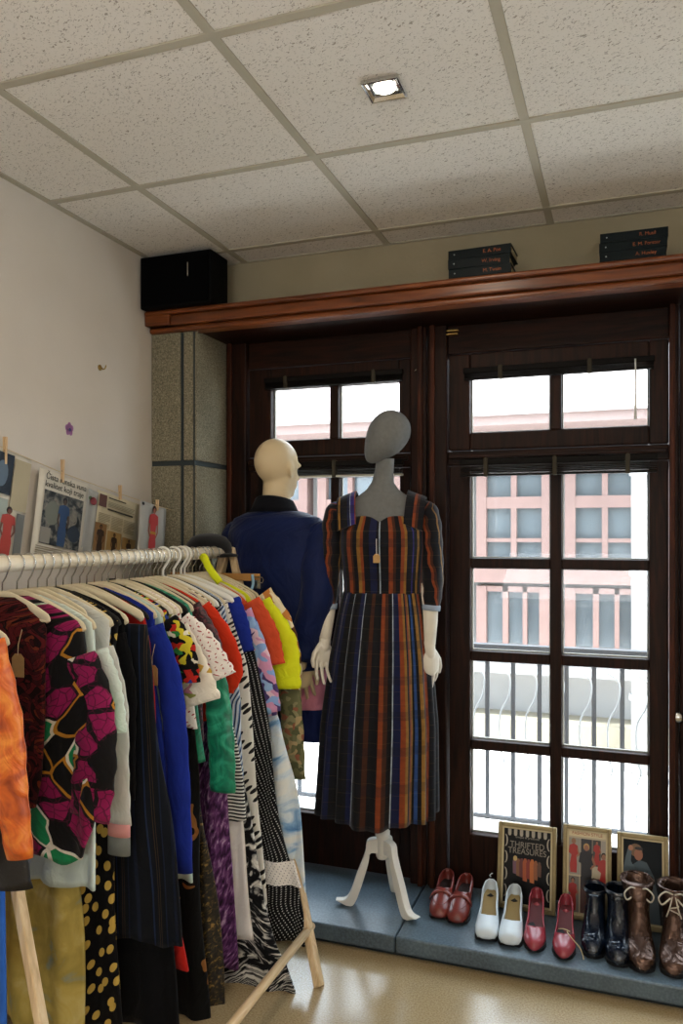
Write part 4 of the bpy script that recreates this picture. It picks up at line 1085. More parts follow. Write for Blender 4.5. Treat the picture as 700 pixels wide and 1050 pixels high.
def pump(label, toe, heelp, L, w, style, mats, group, heel=.045):
    """toe and heel are photo points on the step; the shoe points from heel to toe"""
    up, inn, sol = mats
    tx, ty = PZ(*toe, ZS); hx_, hy_ = PZ(*heelp, ZS)
    ang = math.atan2(ty - hy_, tx - hx_)
    base = (tx - cos(ang) * L, ty - sin(ang) * L, ZS)
    r = thing('shoe', label, 'shoe', base, ang, group)
    if style == 'square':
        tab = [(0, w * .24, .062, heel), (.06, w * .54, .060, heel), (.2, w * .72, .052, heel * .96), (.45, w * .76, .046, heel * .45), (.62, w * .93, .048, .010), (.78, w, .044, .006), (.9, w * .95, .036, .006), (.965, w * .82, .028, .007), (.99, w * .6, .018, .009), (1, w * .4, .008, .012)]
        thr = (.02, .70, .62)
    elif style == 'almond':
        tab = [(0, w * .22, .064, heel), (.06, w * .52, .062, heel), (.2, w * .70, .054, heel * .96), (.45, w * .72, .048, heel * .45), (.62, w * .92, .046, .010), (.76, w, .042, .006), (.88, w * .78, .034, .006), (.95, w * .48, .026, .007), (.99, w * .22, .016, .010), (1, w * .12, .008, .012)]
        thr = (.02, .70, .60)
    else:
        tab = [(0, w * .26, .060, heel), (.06, w * .56, .058, heel), (.2, w * .74, .054, heel), (.45, w * .80, .056, heel * .5), (.62, w * .96, .058, .010), (.78, w, .048, .006), (.9, w * .88, .036, .006), (.965, w * .66, .026, .007), (.99, w * .46, .016, .009), (1, w * .32, .008, .012)]
        thr = (.02, .56, .64)
    put('upper', MB(True).rows(shoe_rows(L, tab, 0, open_=thr), False, True, True), up, r, smooth=True, solid=-.0025)
    # insole
    rows = []
    for k in range(25):
        s = .03 + .80 * k / 24; ww = ip([(a, b) for a, b, c, d in tab], s) * .86; z0 = ip([(a, d) for a, b, c, d in tab], s) + .006
        rows.append([(s * L, -ww, z0 + .003), (s * L, 0, z0), (s * L, ww, z0 + .003)])
    put('insole', MB().rows(rows, False), inn, r, smooth=True, label='inner sole')
    put('sole', sole_mb(L, tab, .006), sol, r, label='dark sole')
    put('heel', MB().rows(heel_rows(L, tab, heel, style), True, True, True), sol if style != 'almond' else up, r, smooth=True)
    # topline binding
    b = MB()
    rw = shoe_rows(L, tab, 0, open_=thr)
    line = [rw[k][0] for k in range(0, int(30 * thr[1]) + 1)]; line2 = [rw[k][-1] for k in range(0, int(30 * thr[1]) + 1)]
    b.tube([Vector(p) for p in line[::-1]] + [Vector(p) for p in line2], .0018, 6)
    put('topline', b, up, r, smooth=True)
    return r, tab, ang
def heel_rows(L, tab, heel, style):
    rows = []
    top_w = ip([(a, b) for a, b, c, d in tab], .12)
    for j in range(8):
        f = j / 7; k = 1 - (.55 if style == 'almond' else .25) * f ** .6; row = []
        for i in range(20):
            a = 2 * pi * i / 20
            row.append((.115 * L - .012 * f + .105 * L * k * cos(a), top_w * .95 * k * sin(a), (heel + .004) * (1 - f) + .001))
        rows.append(row)
    return rows
BLS = plain('black_sole', '101012', .6)
MAHO = plain('oxblood_leather', '6e2a22', .32, 0, .5, var=.15, nscale=30); MAHO_IN = plain('dark_brown_lining', '241614', .8)
WL = plain('white_leather', 'c9d3da', .4, 0, .45, var=.05, nscale=30); WL_IN = plain('tan_lining', '8f7a4e', .7)
RLE = plain('red_leather', '943843', .25, 0, .55, var=.06, nscale=20); RL_IN = plain('red_brown_lining', '5a2226', .5)
def loafer(label, toe, heel):
    r, tab, ang = pump(label, toe, heel, .24, .040, 'loafer', (MAHO, MAHO_IN, BLS), 'loafers on the step', .042)
    rows = []
    for s in (.59, .63, .67):
        w_ = ip([(a, b) for a, b, c, d in tab], s); h = ip([(a, c) for a, b, c, d in tab], s); z0 = ip([(a, d) for a, b, c, d in tab], s)
        rows.append([(s * .24 + .006 * abs(t), (w_ + .003) * sin(t) , z0 + .010 + (h - .007) * (.35 + .65 * cos(t))) for t in [radians(-85 + 170 * k / 16) for k in range(17)]])
    put('strap', MB().rows(rows, False), MAHO, r, smooth=True, solid=.003, label='leather saddle strap')
    put('slot', MB().box(.63 * .24 - .003, .63 * .24 + .004, -.012, .012, .062, .0665), BLS, r)
    rows = []
    b = MB().tube([(.235 * sin(t) * .0 + .24 * (.72 + .17 * cos(t)), .026 * sin(t), .0465 - .010 * cos(t) + .008) for t in [radians(-110 + 220 * k / 20) for k in range(21)]], .0018, 6)
    put('apron_seam', b, MAHO, r, smooth=True)
    return r
loafer('oxblood loafer standing left of its pair, nearest the mannequin stand', (449, 944), (462, 908))
loafer('oxblood loafer standing right of its pair, next to the white pumps', (467, 949), (482, 911))
r, _, _ = pump('white square-toed pump with a small pull loop, next to the loafers', (498, 966), (506, 915), .25, .040, 'square', (WL, WL_IN, BLS), 'white pumps on the step', .062)
put('pull_loop', MB().tube([(.004 + .004 * cos(a), .005 * sin(a), .124 + .006 * cos(a * .5)) for a in [2 * pi * k / 14 for k in range(15)]], .0015, 6), WL, r, smooth=True)
pump('white square-toed pump next to the red pumps', (522, 972), (531, 920), .25, .040, 'square', (WL, WL_IN, BLS), 'white pumps on the step', .062)
r1, _, _ = pump('red leather pump without a tag string, next to the white pumps', (547, 978), (552, 926), .25, .037, 'almond', (RLE, RL_IN, BLS), 'red pumps on the step', .066)
r2, _, _ = pump('red leather pump with a tag string across its toe, next to the blue-black boots', (577, 986), (582, 932), .25, .037, 'almond', (RLE, RL_IN, BLS), 'red pumps on the step', .066)
put('tag_string', MB().tube(spline([(.165, -.018, .062), (.178, .0, .070), (.172, .018, .062), (.186, .010, .066), (.20, .03, .050), (.205, .050, .030), (.215, .060, .012), (.222, .062, .002)], 40), .0013, 6), plain('pale_string', 'c9b78c', .8), r2, smooth=True, label='pale tag string')
# ankle boots: sections along a spine from the toe to the top of the shaft
def boot(label, toe, heel, L, H, w, mat, group, slouch=0, laces=False, tilt=0, heelh=.035, top_w=.05):
    tx, ty = PZ(*toe, ZS); hx_, hy_ = PZ(*heel, ZS); ang = math.atan2(ty - hy_, tx - hx_)
    base = (tx - cos(ang) * L, ty - sin(ang) * L, ZS)
    r = thing('boot', label, 'boot', base, ang, group)
    hh = heelh
    # (centre x, centre z, half height along the section, half width, section tilt: 0 upright slice .. 90 level slice)
    sec = [(L * .995, .016, .004, .006, 0), (L * .98, .020, .013, .017, 0), (L * .94, .024, .019, w * .62, 2), (L * .86, .029, .024, w * .90, 5), (L * .75, .036, .031, w, 10), (L * .62, .046, .040, w * .92, 18), (L * .50, .062, .051, w * .84, 30), (L * .335, .085, .074, w * .80, 45), (L * .29, .113, .064, w * .78, 62), (L * .27, .142, .055, w * .80, 80), (L * .265, .17, .050, w * .84, 90)]
    z = min(.17, H - .035); sec = [q for q in sec if q[1] < z - .02 or q[4] < 85]; k = 0
    while z < H - .01:
        z += .022; k += 1
        t = min(1, max(0, (z - .14) / max(H - .14, .01)))
        sec.append((L * .265 + tilt * t + slouch * .007 * sin(k * 1.9), z, .050 + (top_w + .008 - .050) * t + slouch * .004 * sin(k * 2.3), w * .84 + (top_w - w * .84) * t + slouch * .004 * cos(k * 2.1), 90))
    n = 32; rows = []
    for j, (cx_, cz, hz_, hw, tl) in enumerate(sec):
        a = radians(tl); dv = Vector((sin(a), 0, cos(a)))
        row = []
        for i in range(n):
            q = 2 * pi * i / n
            p = Vector((cx_, hw * sin(q), cz)) + dv * hz_ * cos(q)
            lowz = ip([(0, hh), (.30, hh), (.55, .012), (1, .006)], min(1, max(0, p.x / L)))
            if p.z < lowz: p.z = lowz
            p.y += .0025 * slouch * sin(5 * q + j * 1.3) if j > 8 else 0
            row.append(tuple(p))
        rows.append(row)
    put('upper', MB().rows(rows, True, True, False), mat, r, smooth=True, solid=-.003, subd=1)
    tab = [(0, w * .62, 0, hh), (.08, w * .74, 0, hh), (.25, w * .76, 0, hh), (.45, w * .76, 0, hh * .5), (.62, w * .92, 0, .012), (.78, w, 0, .008), (.9, w * .86, 0, .008), (.97, w * .5, 0, .010), (1, w * .2, 0, .012)]
    put('sole', sole_mb(L, tab, .009), BLS, r, label='dark sole')
    rows = []
    for j in range(6):
        f = j / 5; rows.append([(.14 * L + .13 * L * (1 - .15 * f) * cos(2 * pi * i / 20), w * .74 * (1 - .15 * f) * sin(2 * pi * i / 20), (hh + .003) * (1 - f) + .001) for i in range(20)])
    put('heel', MB().rows(rows, True, True, True), BLS, r, smooth=True)
    # collar at the shaft top
    put('collar', MB().tube([Vector(rows_) for rows_ in [((sec[-1][0] + (top_w + .009) * cos(q)), (top_w + .001) * sin(q), H) for q in [2 * pi * i / 28 for i in range(29)]]], .004, 8), mat, r, smooth=True)
    if laces:
        b = MB(); fx = lambda z_: sec[-1][0] + .052 + .01 * (z_ - .17) * 4
        pts = []
        for k in range(9):
            zz = H - .11 + .013 * k; pts.append((fx(zz) + .006, (.014 if k % 2 else -.014), zz))
        b.tube(spline(pts, 60), .0022, 6)
        for s_ in (-1, 1):
            lp = [(fx(H) + .004, 0, H - .01), (fx(H) + .020, s_ * .025, H + .002), (fx(H) + .024, s_ * .045, H - .018), (fx(H) + .020, s_ * .035, H - .04), (fx(H) + .014, s_ * .01, H - .018)]
            b.tube(spline(lp, 30), .0026, 6)
            b.tube(spline([(fx(H) + .006, s_ * .004, H - .012), (fx(H) + .018, s_ * .012, H - .045), (fx(H) + .012, s_ * .022, H - .08)], 16), .0024, 6)
        put('laces', b, plain('pale_lace', 'b8b0a2', .7), r, smooth=True, label='pale bootlaces tied in a bow')
    return r
def crumpled(name, c1, c2, rough, metal, spec, k, sc):
    g = G(name, rough, metal, spec)
    v = g.vec('Object', (1, 1, 1.6)); f = g.noise(v, sc, 3, 1.0)
    g.col(g.ramp(f, [(.3, c1), (.7, c2)])); g.bump(f, k, .02); MATS[name] = g.m
    return g.m
PATENT = crumpled('blue_black_patent', '080c14', '101a2a', .12, 0, .7, .25, 16)
BRONZE = crumpled('bronze_leather', '4a362d', '614a3f', .25, .65, .5, .55, 13)
boot('shiny blue-black ankle boot next to the tagged red pump', (607, 984), (612, 934), .26, .148, .038, PATENT, 'blue-black boots on the step', top_w=.037)
boot('shiny blue-black ankle boot touching the laced bronze boot', (634, 993), (633, 940), .26, .165, .040, PATENT, 'blue-black boots on the step', top_w=.039)
boot('bronze leather boot with pale laces next to the blue-black boots', (659, 999), (650, 945), .27, .200, .042, BRONZE, 'bronze boots on the step', slouch=1.2, laces=True, tilt=-.02, top_w=.051)
boot('bronze leather boot at the right edge, outer one of its pair', (690, 1004), (692, 950), .27, .212, .042, BRONZE, 'bronze boots on the step', slouch=1.2, laces=True, tilt=.012, top_w=.049)

# ------------------------------------------------------------------ framed pictures leaning on the window
GOLDF = plain('pale_gold_frame', '94835c', .45, .25, .5, var=.2, nscale=60); FIL = plain('cream_slip', 'c2b490', .6); BACK = plain('picture_back', '4a3a28', .9)
def flat(col, rough=.35): return plain('ink_' + col, col, rough, 0, .4)
def frame(label, u0, v0, u1, v1, fw, paper, slip=True):
    """top corners at photo points; the foot stands on the step and the top leans on the casement"""
    yt = 2.99; (x0, z0), (x1, z1) = PY(u0, v0, yt), PY(u1, v1, yt)
    W = x1 - x0; Hh = (z0 + z1) / 2 - ZS; lean = radians(10)
    r = thing('picture_frame', label, 'picture', ((x0 + x1) / 2, yt - .055 - .001, ZS + .001), 0, 'framed pictures on the step')
    r.rotation_euler = (-lean, 0, math.atan2(0.0, W))
    H_ = Hh / cos(lean)
    b = MB(); w = W / 2
    for (a0, a1, c0_, c1_) in ((-w, -w + fw, 0, H_), (w - fw, w, 0, H_), (-w + fw, w - fw, 0, fw), (-w + fw, w - fw, H_ - fw, H_)): b.box(a0, a1, -.012, .006, c0_, c1_)
    put('frame', b, GOLDF, r, bevel=.003)
    if slip:
        f2 = fw + .006; b = MB()
        for (a0, a1, c0_, c1_) in ((-w + fw, -w + f2, fw, H_ - fw), (w - f2, w - fw, fw, H_ - fw), (-w + f2, w - f2, fw, f2), (-w + f2, w - f2, H_ - f2, H_ - fw)): b.box(a0, a1, -.007, .004, c0_, c1_)
        put('slip', b, FIL, r)
    put('backing', MB().box(-w + .004, w - .004, .004, .008, .004, H_ - .004), BACK, r)
    art = put('print', MB().box(-w + fw, w - fw, .0005, .003, fw, H_ - fw), paper, r)
    return r, art, w, H_, fw
def blob(r, pts, col, y, w, H_, th=.0004, rough=.35, name='printed_shape'):
    """outline in 0..1 print coordinates (0,0 = lower left)"""
    return put(name, MB().poly([(-w + 2 * w * a, H_ * c) for a, c in pts], th).xf(Matrix.Translation((0, y, 0))), flat(col, rough), r)
def oval(cx, cy, rx, ry, n=16, a0=0): return [(cx + rx * cos(2 * pi * i / n + a0), cy + ry * sin(2 * pi * i / n + a0)) for i in range(n)]
INKB = plain('black_print', '09080a', .35, 0, .2)
r, art, w, H_, fw = frame('gold-framed black poster reading thrifted treasures with a scalloped border', 511.5, 841, 571, 849, .015, INKB)
# scallops: white rim dots and black frill
b = MB()
for k in range(7):
    cx_ = -w + fw + .026 + k * (2 * w - 2 * fw - .052) / 6
    b.poly([(cx_ - .006, H_ - fw - .008), (cx_ + .006, H_ - fw - .008), (cx_ + .006, H_ - fw - .024)] + [(cx_ + .006 * cos(a), H_ - fw - .026 - .006 * sin(a)) for a in [pi * k_ / 6 for k_ in range(1, 6)]] + [(cx_ - .006, H_ - fw - .024)], .0004)
for s_ in (-1, 1):
    for k in range(4):
        zc = H_ - fw - .05 - k * .058
        pts = [(s_ * (w - fw - .010 - .010 * sin(t)), zc + .022 * cos(t)) for t in [pi * q / 8 for q in range(9)]] + [(s_ * (w - fw - .010 - .005 * sin(t)), zc + .019 * cos(t)) for t in [pi * q / 8 for q in range(8, -1, -1)]]
        b.poly(pts if s_ > 0 else pts[::-1], .0004)
b.xf(Matrix.Translation((0, -.0001, 0)))
put('scalloped_border', b, flat('a39c8f'), art)
MT = lambda z: Matrix.Translation((0, -.0002, z))
lettering('lettering', 'THRIFTED', .030, MT(H_ * .745), flat('837c72'), art, sx=.92)
lettering('lettering', 'TREASURES', .030, MT(H_ * .672), flat('837c72'), art, sx=.90)
lettering('lettering', 'unique & preloved', .0115, MT(H_ * .835), flat('837c72'), art)
for cx_, col, hw, h0, h1 in ((.30, '6a4a5c', .03, .40, .60), (.355, '7a5236', .028, .38, .585), (.41, '5c2a2a', .03, .37, .59), (.47, '9c4a24', .03, .33, .595), (.53, '7a2a22', .03, .36, .59), (.59, 'b0602a', .03, .32, .595), (.65, '8a5230', .028, .36, .585), (.71, '5a3a2c', .026, .40, .575)):
    blob(art, [(cx_ - hw * .6, h1), (cx_ + hw * .6, h1), (cx_ + hw * 1.4, h1 - .05), (cx_ + hw * 1.2, h0), (cx_ - hw * 1.2, h0 + .01), (cx_ - hw * 1.4, h1 - .05)], col, -.0001 - cx_ * .0004, w, H_, name='printed_dress')
blob(art, oval(.30, .585, .035, .03), 'b59a62', -.0008, w, H_, name='printed_dress')

r, art, w, H_, fw = frame('gold-framed magazine page of people dressed in red', 577.5, 844, 627, 851, .014, plain('magazine_paper', 'b3a68e', .35, 0, .4))
def lady(art, cx_, top, h, col, w, H_, y=-.0006, arm=1, skin='8f5f48', hair='1d1512', s=1.0, legs=True):
    """small printed standing figure"""
    hd = h * .13
    Y = lambda t: top - h * t
    X = lambda d: cx_ + d * h * .9 * s * H_ / (2 * w)
    blob(art, oval(cx_, Y(.09), hd * .50 * H_ / (2 * w), hd * .62), hair, y, w, H_, name='printed_figure')
    blob(art, oval(cx_, Y(.11), hd * .36 * H_ / (2 * w), hd * .5), skin, y - .0002, w, H_, name='printed_figure')
    blob(art, [(X(-.03), Y(.17)), (X(.03), Y(.17)), (X(.13), Y(.22)), (X(.17), Y(.42)), (X(.09), Y(.50)), (X(.11), Y(.75)), (X(.10), Y(.98)), (X(-.10), Y(.98)), (X(-.12), Y(.75)), (X(-.07), Y(.48)), (X(-.16), Y(.42)), (X(-.13), Y(.22))], col, y - .0001, w, H_, name='printed_figure')
    blob(art, [(X(.13), Y(.24)), (X(.165), Y(.36)), (X(.20), Y(.46)), (X(.09), Y(.56)), (X(.08), Y(.53)), (X(.15), Y(.45)), (X(.11), Y(.34))], skin if arm else col, y - .0003, w, H_, name='printed_figure')
blob(art, [(.10, .88), (.90, .88), (.90, .955), (.10, .955)], 'd0c29c', -.0001, w, H_)
lettering('lettering', 'FASHION STYLE', .0155, MT(H_ * .912), flat('9a3a24'), art, sx=.95)
for (a0, a1, c0_, c1_, col) in ((.10, .36, .47, .86, '8f8a80'), (.37, .60, .47, .86, '26242a'), (.61, .78, .58, .86, '3a3834'), (.79, .92, .30, .86, '9a938a'), (.10, .34, .07, .45, '6a655e'), (.36, .78, .07, .45, '4a2622')):
    blob(art, [(a0, c0_), (a1, c0_), (a1, c1_), (a0, c1_)], col, -.0002, w, H_, name='printed_panel')
lady(art, .22, .86, .38, '9c2620', w, H_, hair='8a6a44'); lady(art, .70, .86, .27, '9c2620', w, H_); lady(art, .21, .44, .36, '8f221e', w, H_)
lady(art, .84, .74, .46, 'a02c24', w, H_); lady(art, .485, .82, .50, '15151b', w, H_, y=-.0012, hair='b08a50', s=1.15); lady(art, .64, .46, .38, '8a241e', w, H_)

r, art, w, H_, fw = frame('gold-framed photograph of a person in a grey-blue coat leaning their head on one hand', 632.5, 852, 685, 859, .015, blotch('dark_photo', [(.3, '141416'), (.5, '262a2e'), (.7, '3a3a3a')], 14, 3))
blob(art, [(.16, .06), (.14, .30), (.20, .52), (.30, .66), (.44, .72), (.58, .70), (.72, .56), (.80, .34), (.84, .06)], '3d4a52', -.0003, w, H_, name='printed_coat')
blob(art, [(.20, .52), (.12, .60), (.17, .74), (.22, .84), (.29, .82), (.27, .70), (.36, .62)], '4a5860', -.0005, w, H_, name='printed_sleeve')
blob(art, oval(.37, .82, .125, .07, 18), '6e5236', -.0004, w, H_, name='printed_hair')
blob(art, oval(.42, .775, .085, .062, 16, .4), '8f5a40', -.0008, w, H_, name='printed_face')
blob(art, oval(.27, .84, .05, .03, 12), '9a674a', -.001, w, H_, name='printed_hand')
blob(art, oval(.43, .842, .085, .018, 14), '241a14', -.0009, w, H_, name='printed_fringe')
blob(art, [(.56, .60), (.60, .62), (.58, .30), (.54, .30)], '2a343a', -.0006, w, H_, name='printed_seam')

# ------------------------------------------------------------------ books and box on the beam
TEAL = plain('dark_teal_cloth', '071215', .5, 0, .15, var=.12, nscale=60); PAGE = plain('book_pages', '9a8c6c', .9); ORI = plain('orange_foil', '8f4a22', .5, .1)
def book(label, u0, u1, z0, th, depth, y, rz, title, group, sx=1.0):
    xa, xb = PY(u0, 280, y)[0], PY(u1, 270, y)[0]
    L = (xb - xa); r = thing('book', label, 'book', ((xa + xb) / 2, y, z0), rz, group)
    h = L / 2
    b = MB(); b.box(-h, h, .0, .004, 0, th); b.box(-h, h, .004, depth, 0, .003); b.box(-h, h, .004, depth, th - .003, th)
    put('cover', b, TEAL, r, bevel=.0012)
    put('pages', MB().box(-h + .004, h - .004, .0045, depth - .004, .0032, th - .0032), PAGE, r)
    lettering('spine_title', title, th * .52, Matrix.Translation((h * .40, -.0004, th * .5)), ORI, r, sx=sx, label='orange spine lettering')
    lettering('spine_mark', '•', th * .6, Matrix.Translation((-h * .80, -.0004, th * .5)), plain('grey_foil', '9aa3a0', .4), r)
    return r
ZB = 2.3205
for k, (t, u0, u1, rz) in enumerate((('M. Twain', 459.5, 524, -.03), ('W. Irving', 459, 522.5, .0), ('E. A. Poe', 459, 524, -.045))[::1]):
    book('dark teal book with an orange title, %s of three over the middle post' % ('lowest', 'middle one', 'topmost')[k], u0, u1, ZB + k * .0325, .032, .135, 2.702, rz, t, 'teal books on the beam')
for k, (t, u0, u1, rz) in enumerate((('A. Huxley', 614.5, 683, .01), ('E. M. Forster', 614, 684, .0), ('R. Musil', 615, 685, .008))):
    book('dark teal book with an orange title, %s of three nearest the right edge' % ('lowest', 'middle one', 'topmost')[k], u0, u1, ZB + k * .0305, .030, .135, 2.702, rz, t, 'teal books on the beam')
bx0, bx1 = PY(141, 290, 2.655)[0], PY(214.5, 290, 2.655)[0]
BX = thing('speaker', 'black box-shaped speaker on the left end of the beam under the ceiling', 'speaker', ((max(bx0, XL + .006) + bx1) / 2, 2.655, ZB))
hw = (bx1 - max(bx0, XL + .006)) / 2; hB = PY(141, 263, 2.655)[1] - ZB - .002
hB = min(hB, ZC - .008 - ZB)
put('cabinet', MB().box(-hw, hw, .012, .150, 0, hB), plain('black_vinyl', '060607', .7, 0, .08, bump=.3, nscale=60), BX, bevel=.006)
put('grille', MB().box(-hw + .008, hw - .008, .004, .012, .008, hB - .008), plain('black_grille_cloth', '040405', .95, 0, .05), BX, bevel=.004)
put('badge', MB().box(hw * .38, hw * .41, .002, .004, hB * .52, hB * .78), STEEL, BX, label='thin silver badge')

# ------------------------------------------------------------------ clippings pegged to a string on the left wall
XP = XL + .022
def wallp(u, v, x=None): return PX(u, v, x if x else XP)
a_, z_ = wallp(-40, 442); pts = []
for u, v in ((-40, 443), (0, 458), (63, 485), (121, 506), (160, 519), (176, 523)):
    xx = -1.69 if u > 130 else XP
    y, z = wallp(u, v, xx); pts.append((xx + .004, y, z))
st = put('string', MB().tube(pts, .0012, 6), STRINGM, smooth=True)
tag(st, 'thin string along the left wall holding the paper clippings', 'string')
PAPER = plain('newsprint', 'c4b89a', .9, var=.08, nscale=30); PAPERW = plain('white_page', 'cfc8b8', .7, var=.04, nscale=20); PAPERG = plain('grey_glossy_page', 'a9a8a2', .5, var=.08, nscale=20)
def clip_page(label, tl, tr, bl, paper, name='newspaper_clipping', x=None):
    """page hung on the wall: photo corners top-left, top-right, bottom-left (it is a little tilted in the wall plane)"""
    p0, p1, p2 = wallp(*tl, x), wallp(*tr, x), wallp(*bl, x)
    o = Vector((x or XP, p0[0], p0[1])); e1 = Vector((0, p1[0] - p0[0], p1[1] - p0[1])); W = e1.length; e1.normalize()
    e2 = Vector((0, -e1.z, e1.y)); 
    H = abs(Vector((0, p2[0] - p0[0], p2[1] - p0[1])).dot(e2))
    # local frame: x along the top edge, z up, -y faces the room (+x)
    M = Matrix(((0, -1, 0, o.x), (e1.y, 0, e2.y, o.y), (e1.z, 0, e2.z, o.z), (0, 0, 0, 1)))
    r = thing(name, label, 'clipping', (0, 0, 0), 0, 'clippings on the string')
    r.matrix_world = M; r.location = M.to_translation(); r.rotation_euler = M.to_euler()
    rows = []
    for k in range(13):
        f = k / 12; rows.append([(W * i / 8, -.003 * sin(f * 2.4) - .002 * sin(i * .9), -H * f) for i in range(9)])
    pg = put('page', MB().rows(rows, False), paper, r, smooth=True, solid=.0006)
    return r, W, H
def ink(r, pts, W, H, col, lay=1, name='printed_shape'):
    return put(name, MB().poly([(a * W, -c * H) for a, c in pts], .0003).xf(Matrix.Translation((0, -.0062 - lay * .0006, 0))), flat(col, .7), r)
def rect(a0, c0_, a1, c1_): return [(a0, c0_), (a1, c0_), (a1, c1_), (a0, c1_)]
def textlines(r, W, H, a0, c0_, a1, c1_, n, col='8f866f', cols=1):
    b = MB()
    for c_ in range(cols):
        x0 = a0 + (a1 - a0) * c_ / cols; x1 = a0 + (a1 - a0) * (c_ + .9) / cols
        for k in range(n):
            z = c0_ + (c1_ - c0_) * k / n; e = x1 - (x1 - x0) * (.35 if k % 6 == 5 else .02 * (k % 3))
            b.poly([(x0 * W, -z * H), (e * W, -z * H), (e * W, -(z + (c1_ - c0_) / n * .5) * H), (x0 * W, -(z + (c1_ - c0_) / n * .5) * H)], .0003)
    b.xf(Matrix.Translation((0, -.0066, 0))); put('text_block', b, flat(col, .8), r)
def figure(r, W, H, cx, top, h, col, skin='8f5f48', hair='241712', lay=3, belt=None, s=1.0):
    k = H / W
    X = lambda d: cx + d * h * k * s
    Y = lambda t: top + h * t
    ink(r, [(a, c) for a, c in oval(cx, Y(.07), .055 * h * k * s, .075 * h)], W, H, hair, lay, 'printed_figure')
    ink(r, oval(cx, Y(.10), .038 * h * k * s, .055 * h), W, H, skin, lay + 1, 'printed_figure')
    ink(r, [(X(-.12), Y(.19)), (X(-.03), Y(.155)), (X(.03), Y(.155)), (X(.12), Y(.19)), (X(.14), Y(.36)), (X(.085), Y(.37)), (X(.075), Y(.52)), (X(.10), Y(.72)), (X(.09), Y(1)), (X(-.09), Y(1)), (X(-.10), Y(.72)), (X(-.075), Y(.52)), (X(-.085), Y(.37)), (X(-.14), Y(.36))], W, H, col, lay, 'printed_figure')
    for sg in (-1, 1):
        ink(r, [(X(sg * .095), Y(.35)), (X(sg * .135), Y(.35)), (X(sg * .15), Y(.50)), (X(sg * .09), Y(.62)), (X(sg * .075), Y(.60)), (X(sg * .115), Y(.49))][::sg], W, H, skin, lay + 1, 'printed_figure')
    if belt: ink(r, rect(X(-.08), Y(.50), X(.08), Y(.55)), W, H, belt, lay + 2, 'printed_figure')
# 1 page at the left edge
r, W, H = clip_page('magazine page at the left edge with a person in a red patterned suit', (-28, 449), (32, 471), (-52, 566), PAPERW)
ink(r, rect(.0, .03, .68, .40), W, H, '1c2530', 1, 'printed_photo'); ink(r, rect(.70, .05, .99, .52), W, H, 'a89c80', 1, 'printed_column'); textlines(r, W, H, .72, .07, .97, .50, 20)
ink(r, oval(.50, .22, .10, .12), W, H, '5a6a7a', 2, 'printed_photo'); ink(r, rect(.0, .44, .66, 1), W, H, '9aa39a', 1, 'printed_photo')
ink(r, rect(.84, .54, .98, 1), W, H, '6a6a66', 1, 'printed_photo')
figure(r, W, H, .70, .50, .44, 'a83a30', '6a4030', '2a201a', s=1.5)
# 2 headline page
r, W, H = clip_page('white page with a two-line headline above a street photo of a person in blue', (41, 479), (91, 497), (19, 566), PAPERW)
lettering('headline', 'Čista runska vuna', W * .115, Matrix.Translation((W * .10, -.0072, -H * .075)), flat('3a3832', .8), r, 'LEFT')
lettering('headline', 'kvalitet koji traje', W * .115, Matrix.Translation((W * .10, -.0072, -H * .165)), flat('3a3832', .8), r, 'LEFT')
ph = put('printed_photo', MB().rows([[(W * .11, -.0066, -H * .23), (W * .90, -.0066, -H * .23)], [(W * .11, -.0066, -H * .85), (W * .90, -.0066, -H * .85)]], False), blotch('street_photo', [(.3, '1c2024'), (.45, '3a3f42'), (.55, '6a6a66'), (.66, '8a8478'), (.75, '2a3038')], 26, 4, 1), r)
figure(r, W, H, .52, .26, .58, '2a4468', '4a3a34', '1a1a1c', lay=2, s=1.25)
ink(r, rect(.11, .66, .30, .84), W, H, '8a857c', 2, 'printed_photo'); ink(r, oval(.76, .66, .13, .10), W, H, '2a3442', 2, 'printed_photo'); ink(r, oval(.30, .48, .14, .14), W, H, '6f7268', 1.5, 'printed_photo')
textlines(r, W, H, .06, .88, .8, .98, 4, '9a907a')
# 3 glossy page half hidden behind
r, W, H = clip_page('grey glossy page with a small red flower between two clippings', (89, 500), (101, 505), (78, 566), PAPERG)
ink(r, oval(.55, .17, .28, .06), W, H, '7a2a2e', 1, 'printed_flower'); ink(r, oval(.30, .14, .16, .03), W, H, '5a6a4a', 1, 'printed_flower')
# 4 newspaper page
r, W, H = clip_page('yellowed newspaper page with three brown photographs of figures', (100, 502), (142, 517), (93, 568), PAPER)
ink(r, rect(.03, .05, .20, .24), W, H, '5a3a34', 1, 'printed_photo'); textlines(r, W, H, .24, .06, .70, .10, 1, '4a463c'); textlines(r, W, H, .24, .24, .92, .29, 1, '3a372f'); textlines(r, W, H, .24, .13, .95, .22, 4)
textlines(r, W, H, .05, .34, .95, .56, 9, '9a8f75', 3)
for a0, a1, c0_, col in ((.0, .26, .50, '8a6a44'), (.29, .62, .58, 'a3834f'), (.65, .98, .62, '9a7a4a')):
    ink(r, rect(a0, c0_, a1, 1), W, H, col, 1, 'printed_photo'); figure(r, W, H, (a0 + a1) / 2, c0_ + .02, .98 - c0_, '3a2a1e', '6a4a34', '241a14', lay=2, s=1.4)
# 5 grey page with a red dress
r, W, H = clip_page('pale grey page with a person in a red dress and yellow belt', (144, 513), (170, 521), (143, 570), PAPERG, x=-1.69)
figure(r, W, H, .50, .03, .97, 'b03a3a', '8f5a48', '2a1a16', belt='b08a2c', s=1.15, lay=1)
ink(r, oval(.06, .05, .05, .03), W, H, '2a2a28', 1, 'printed_mark')
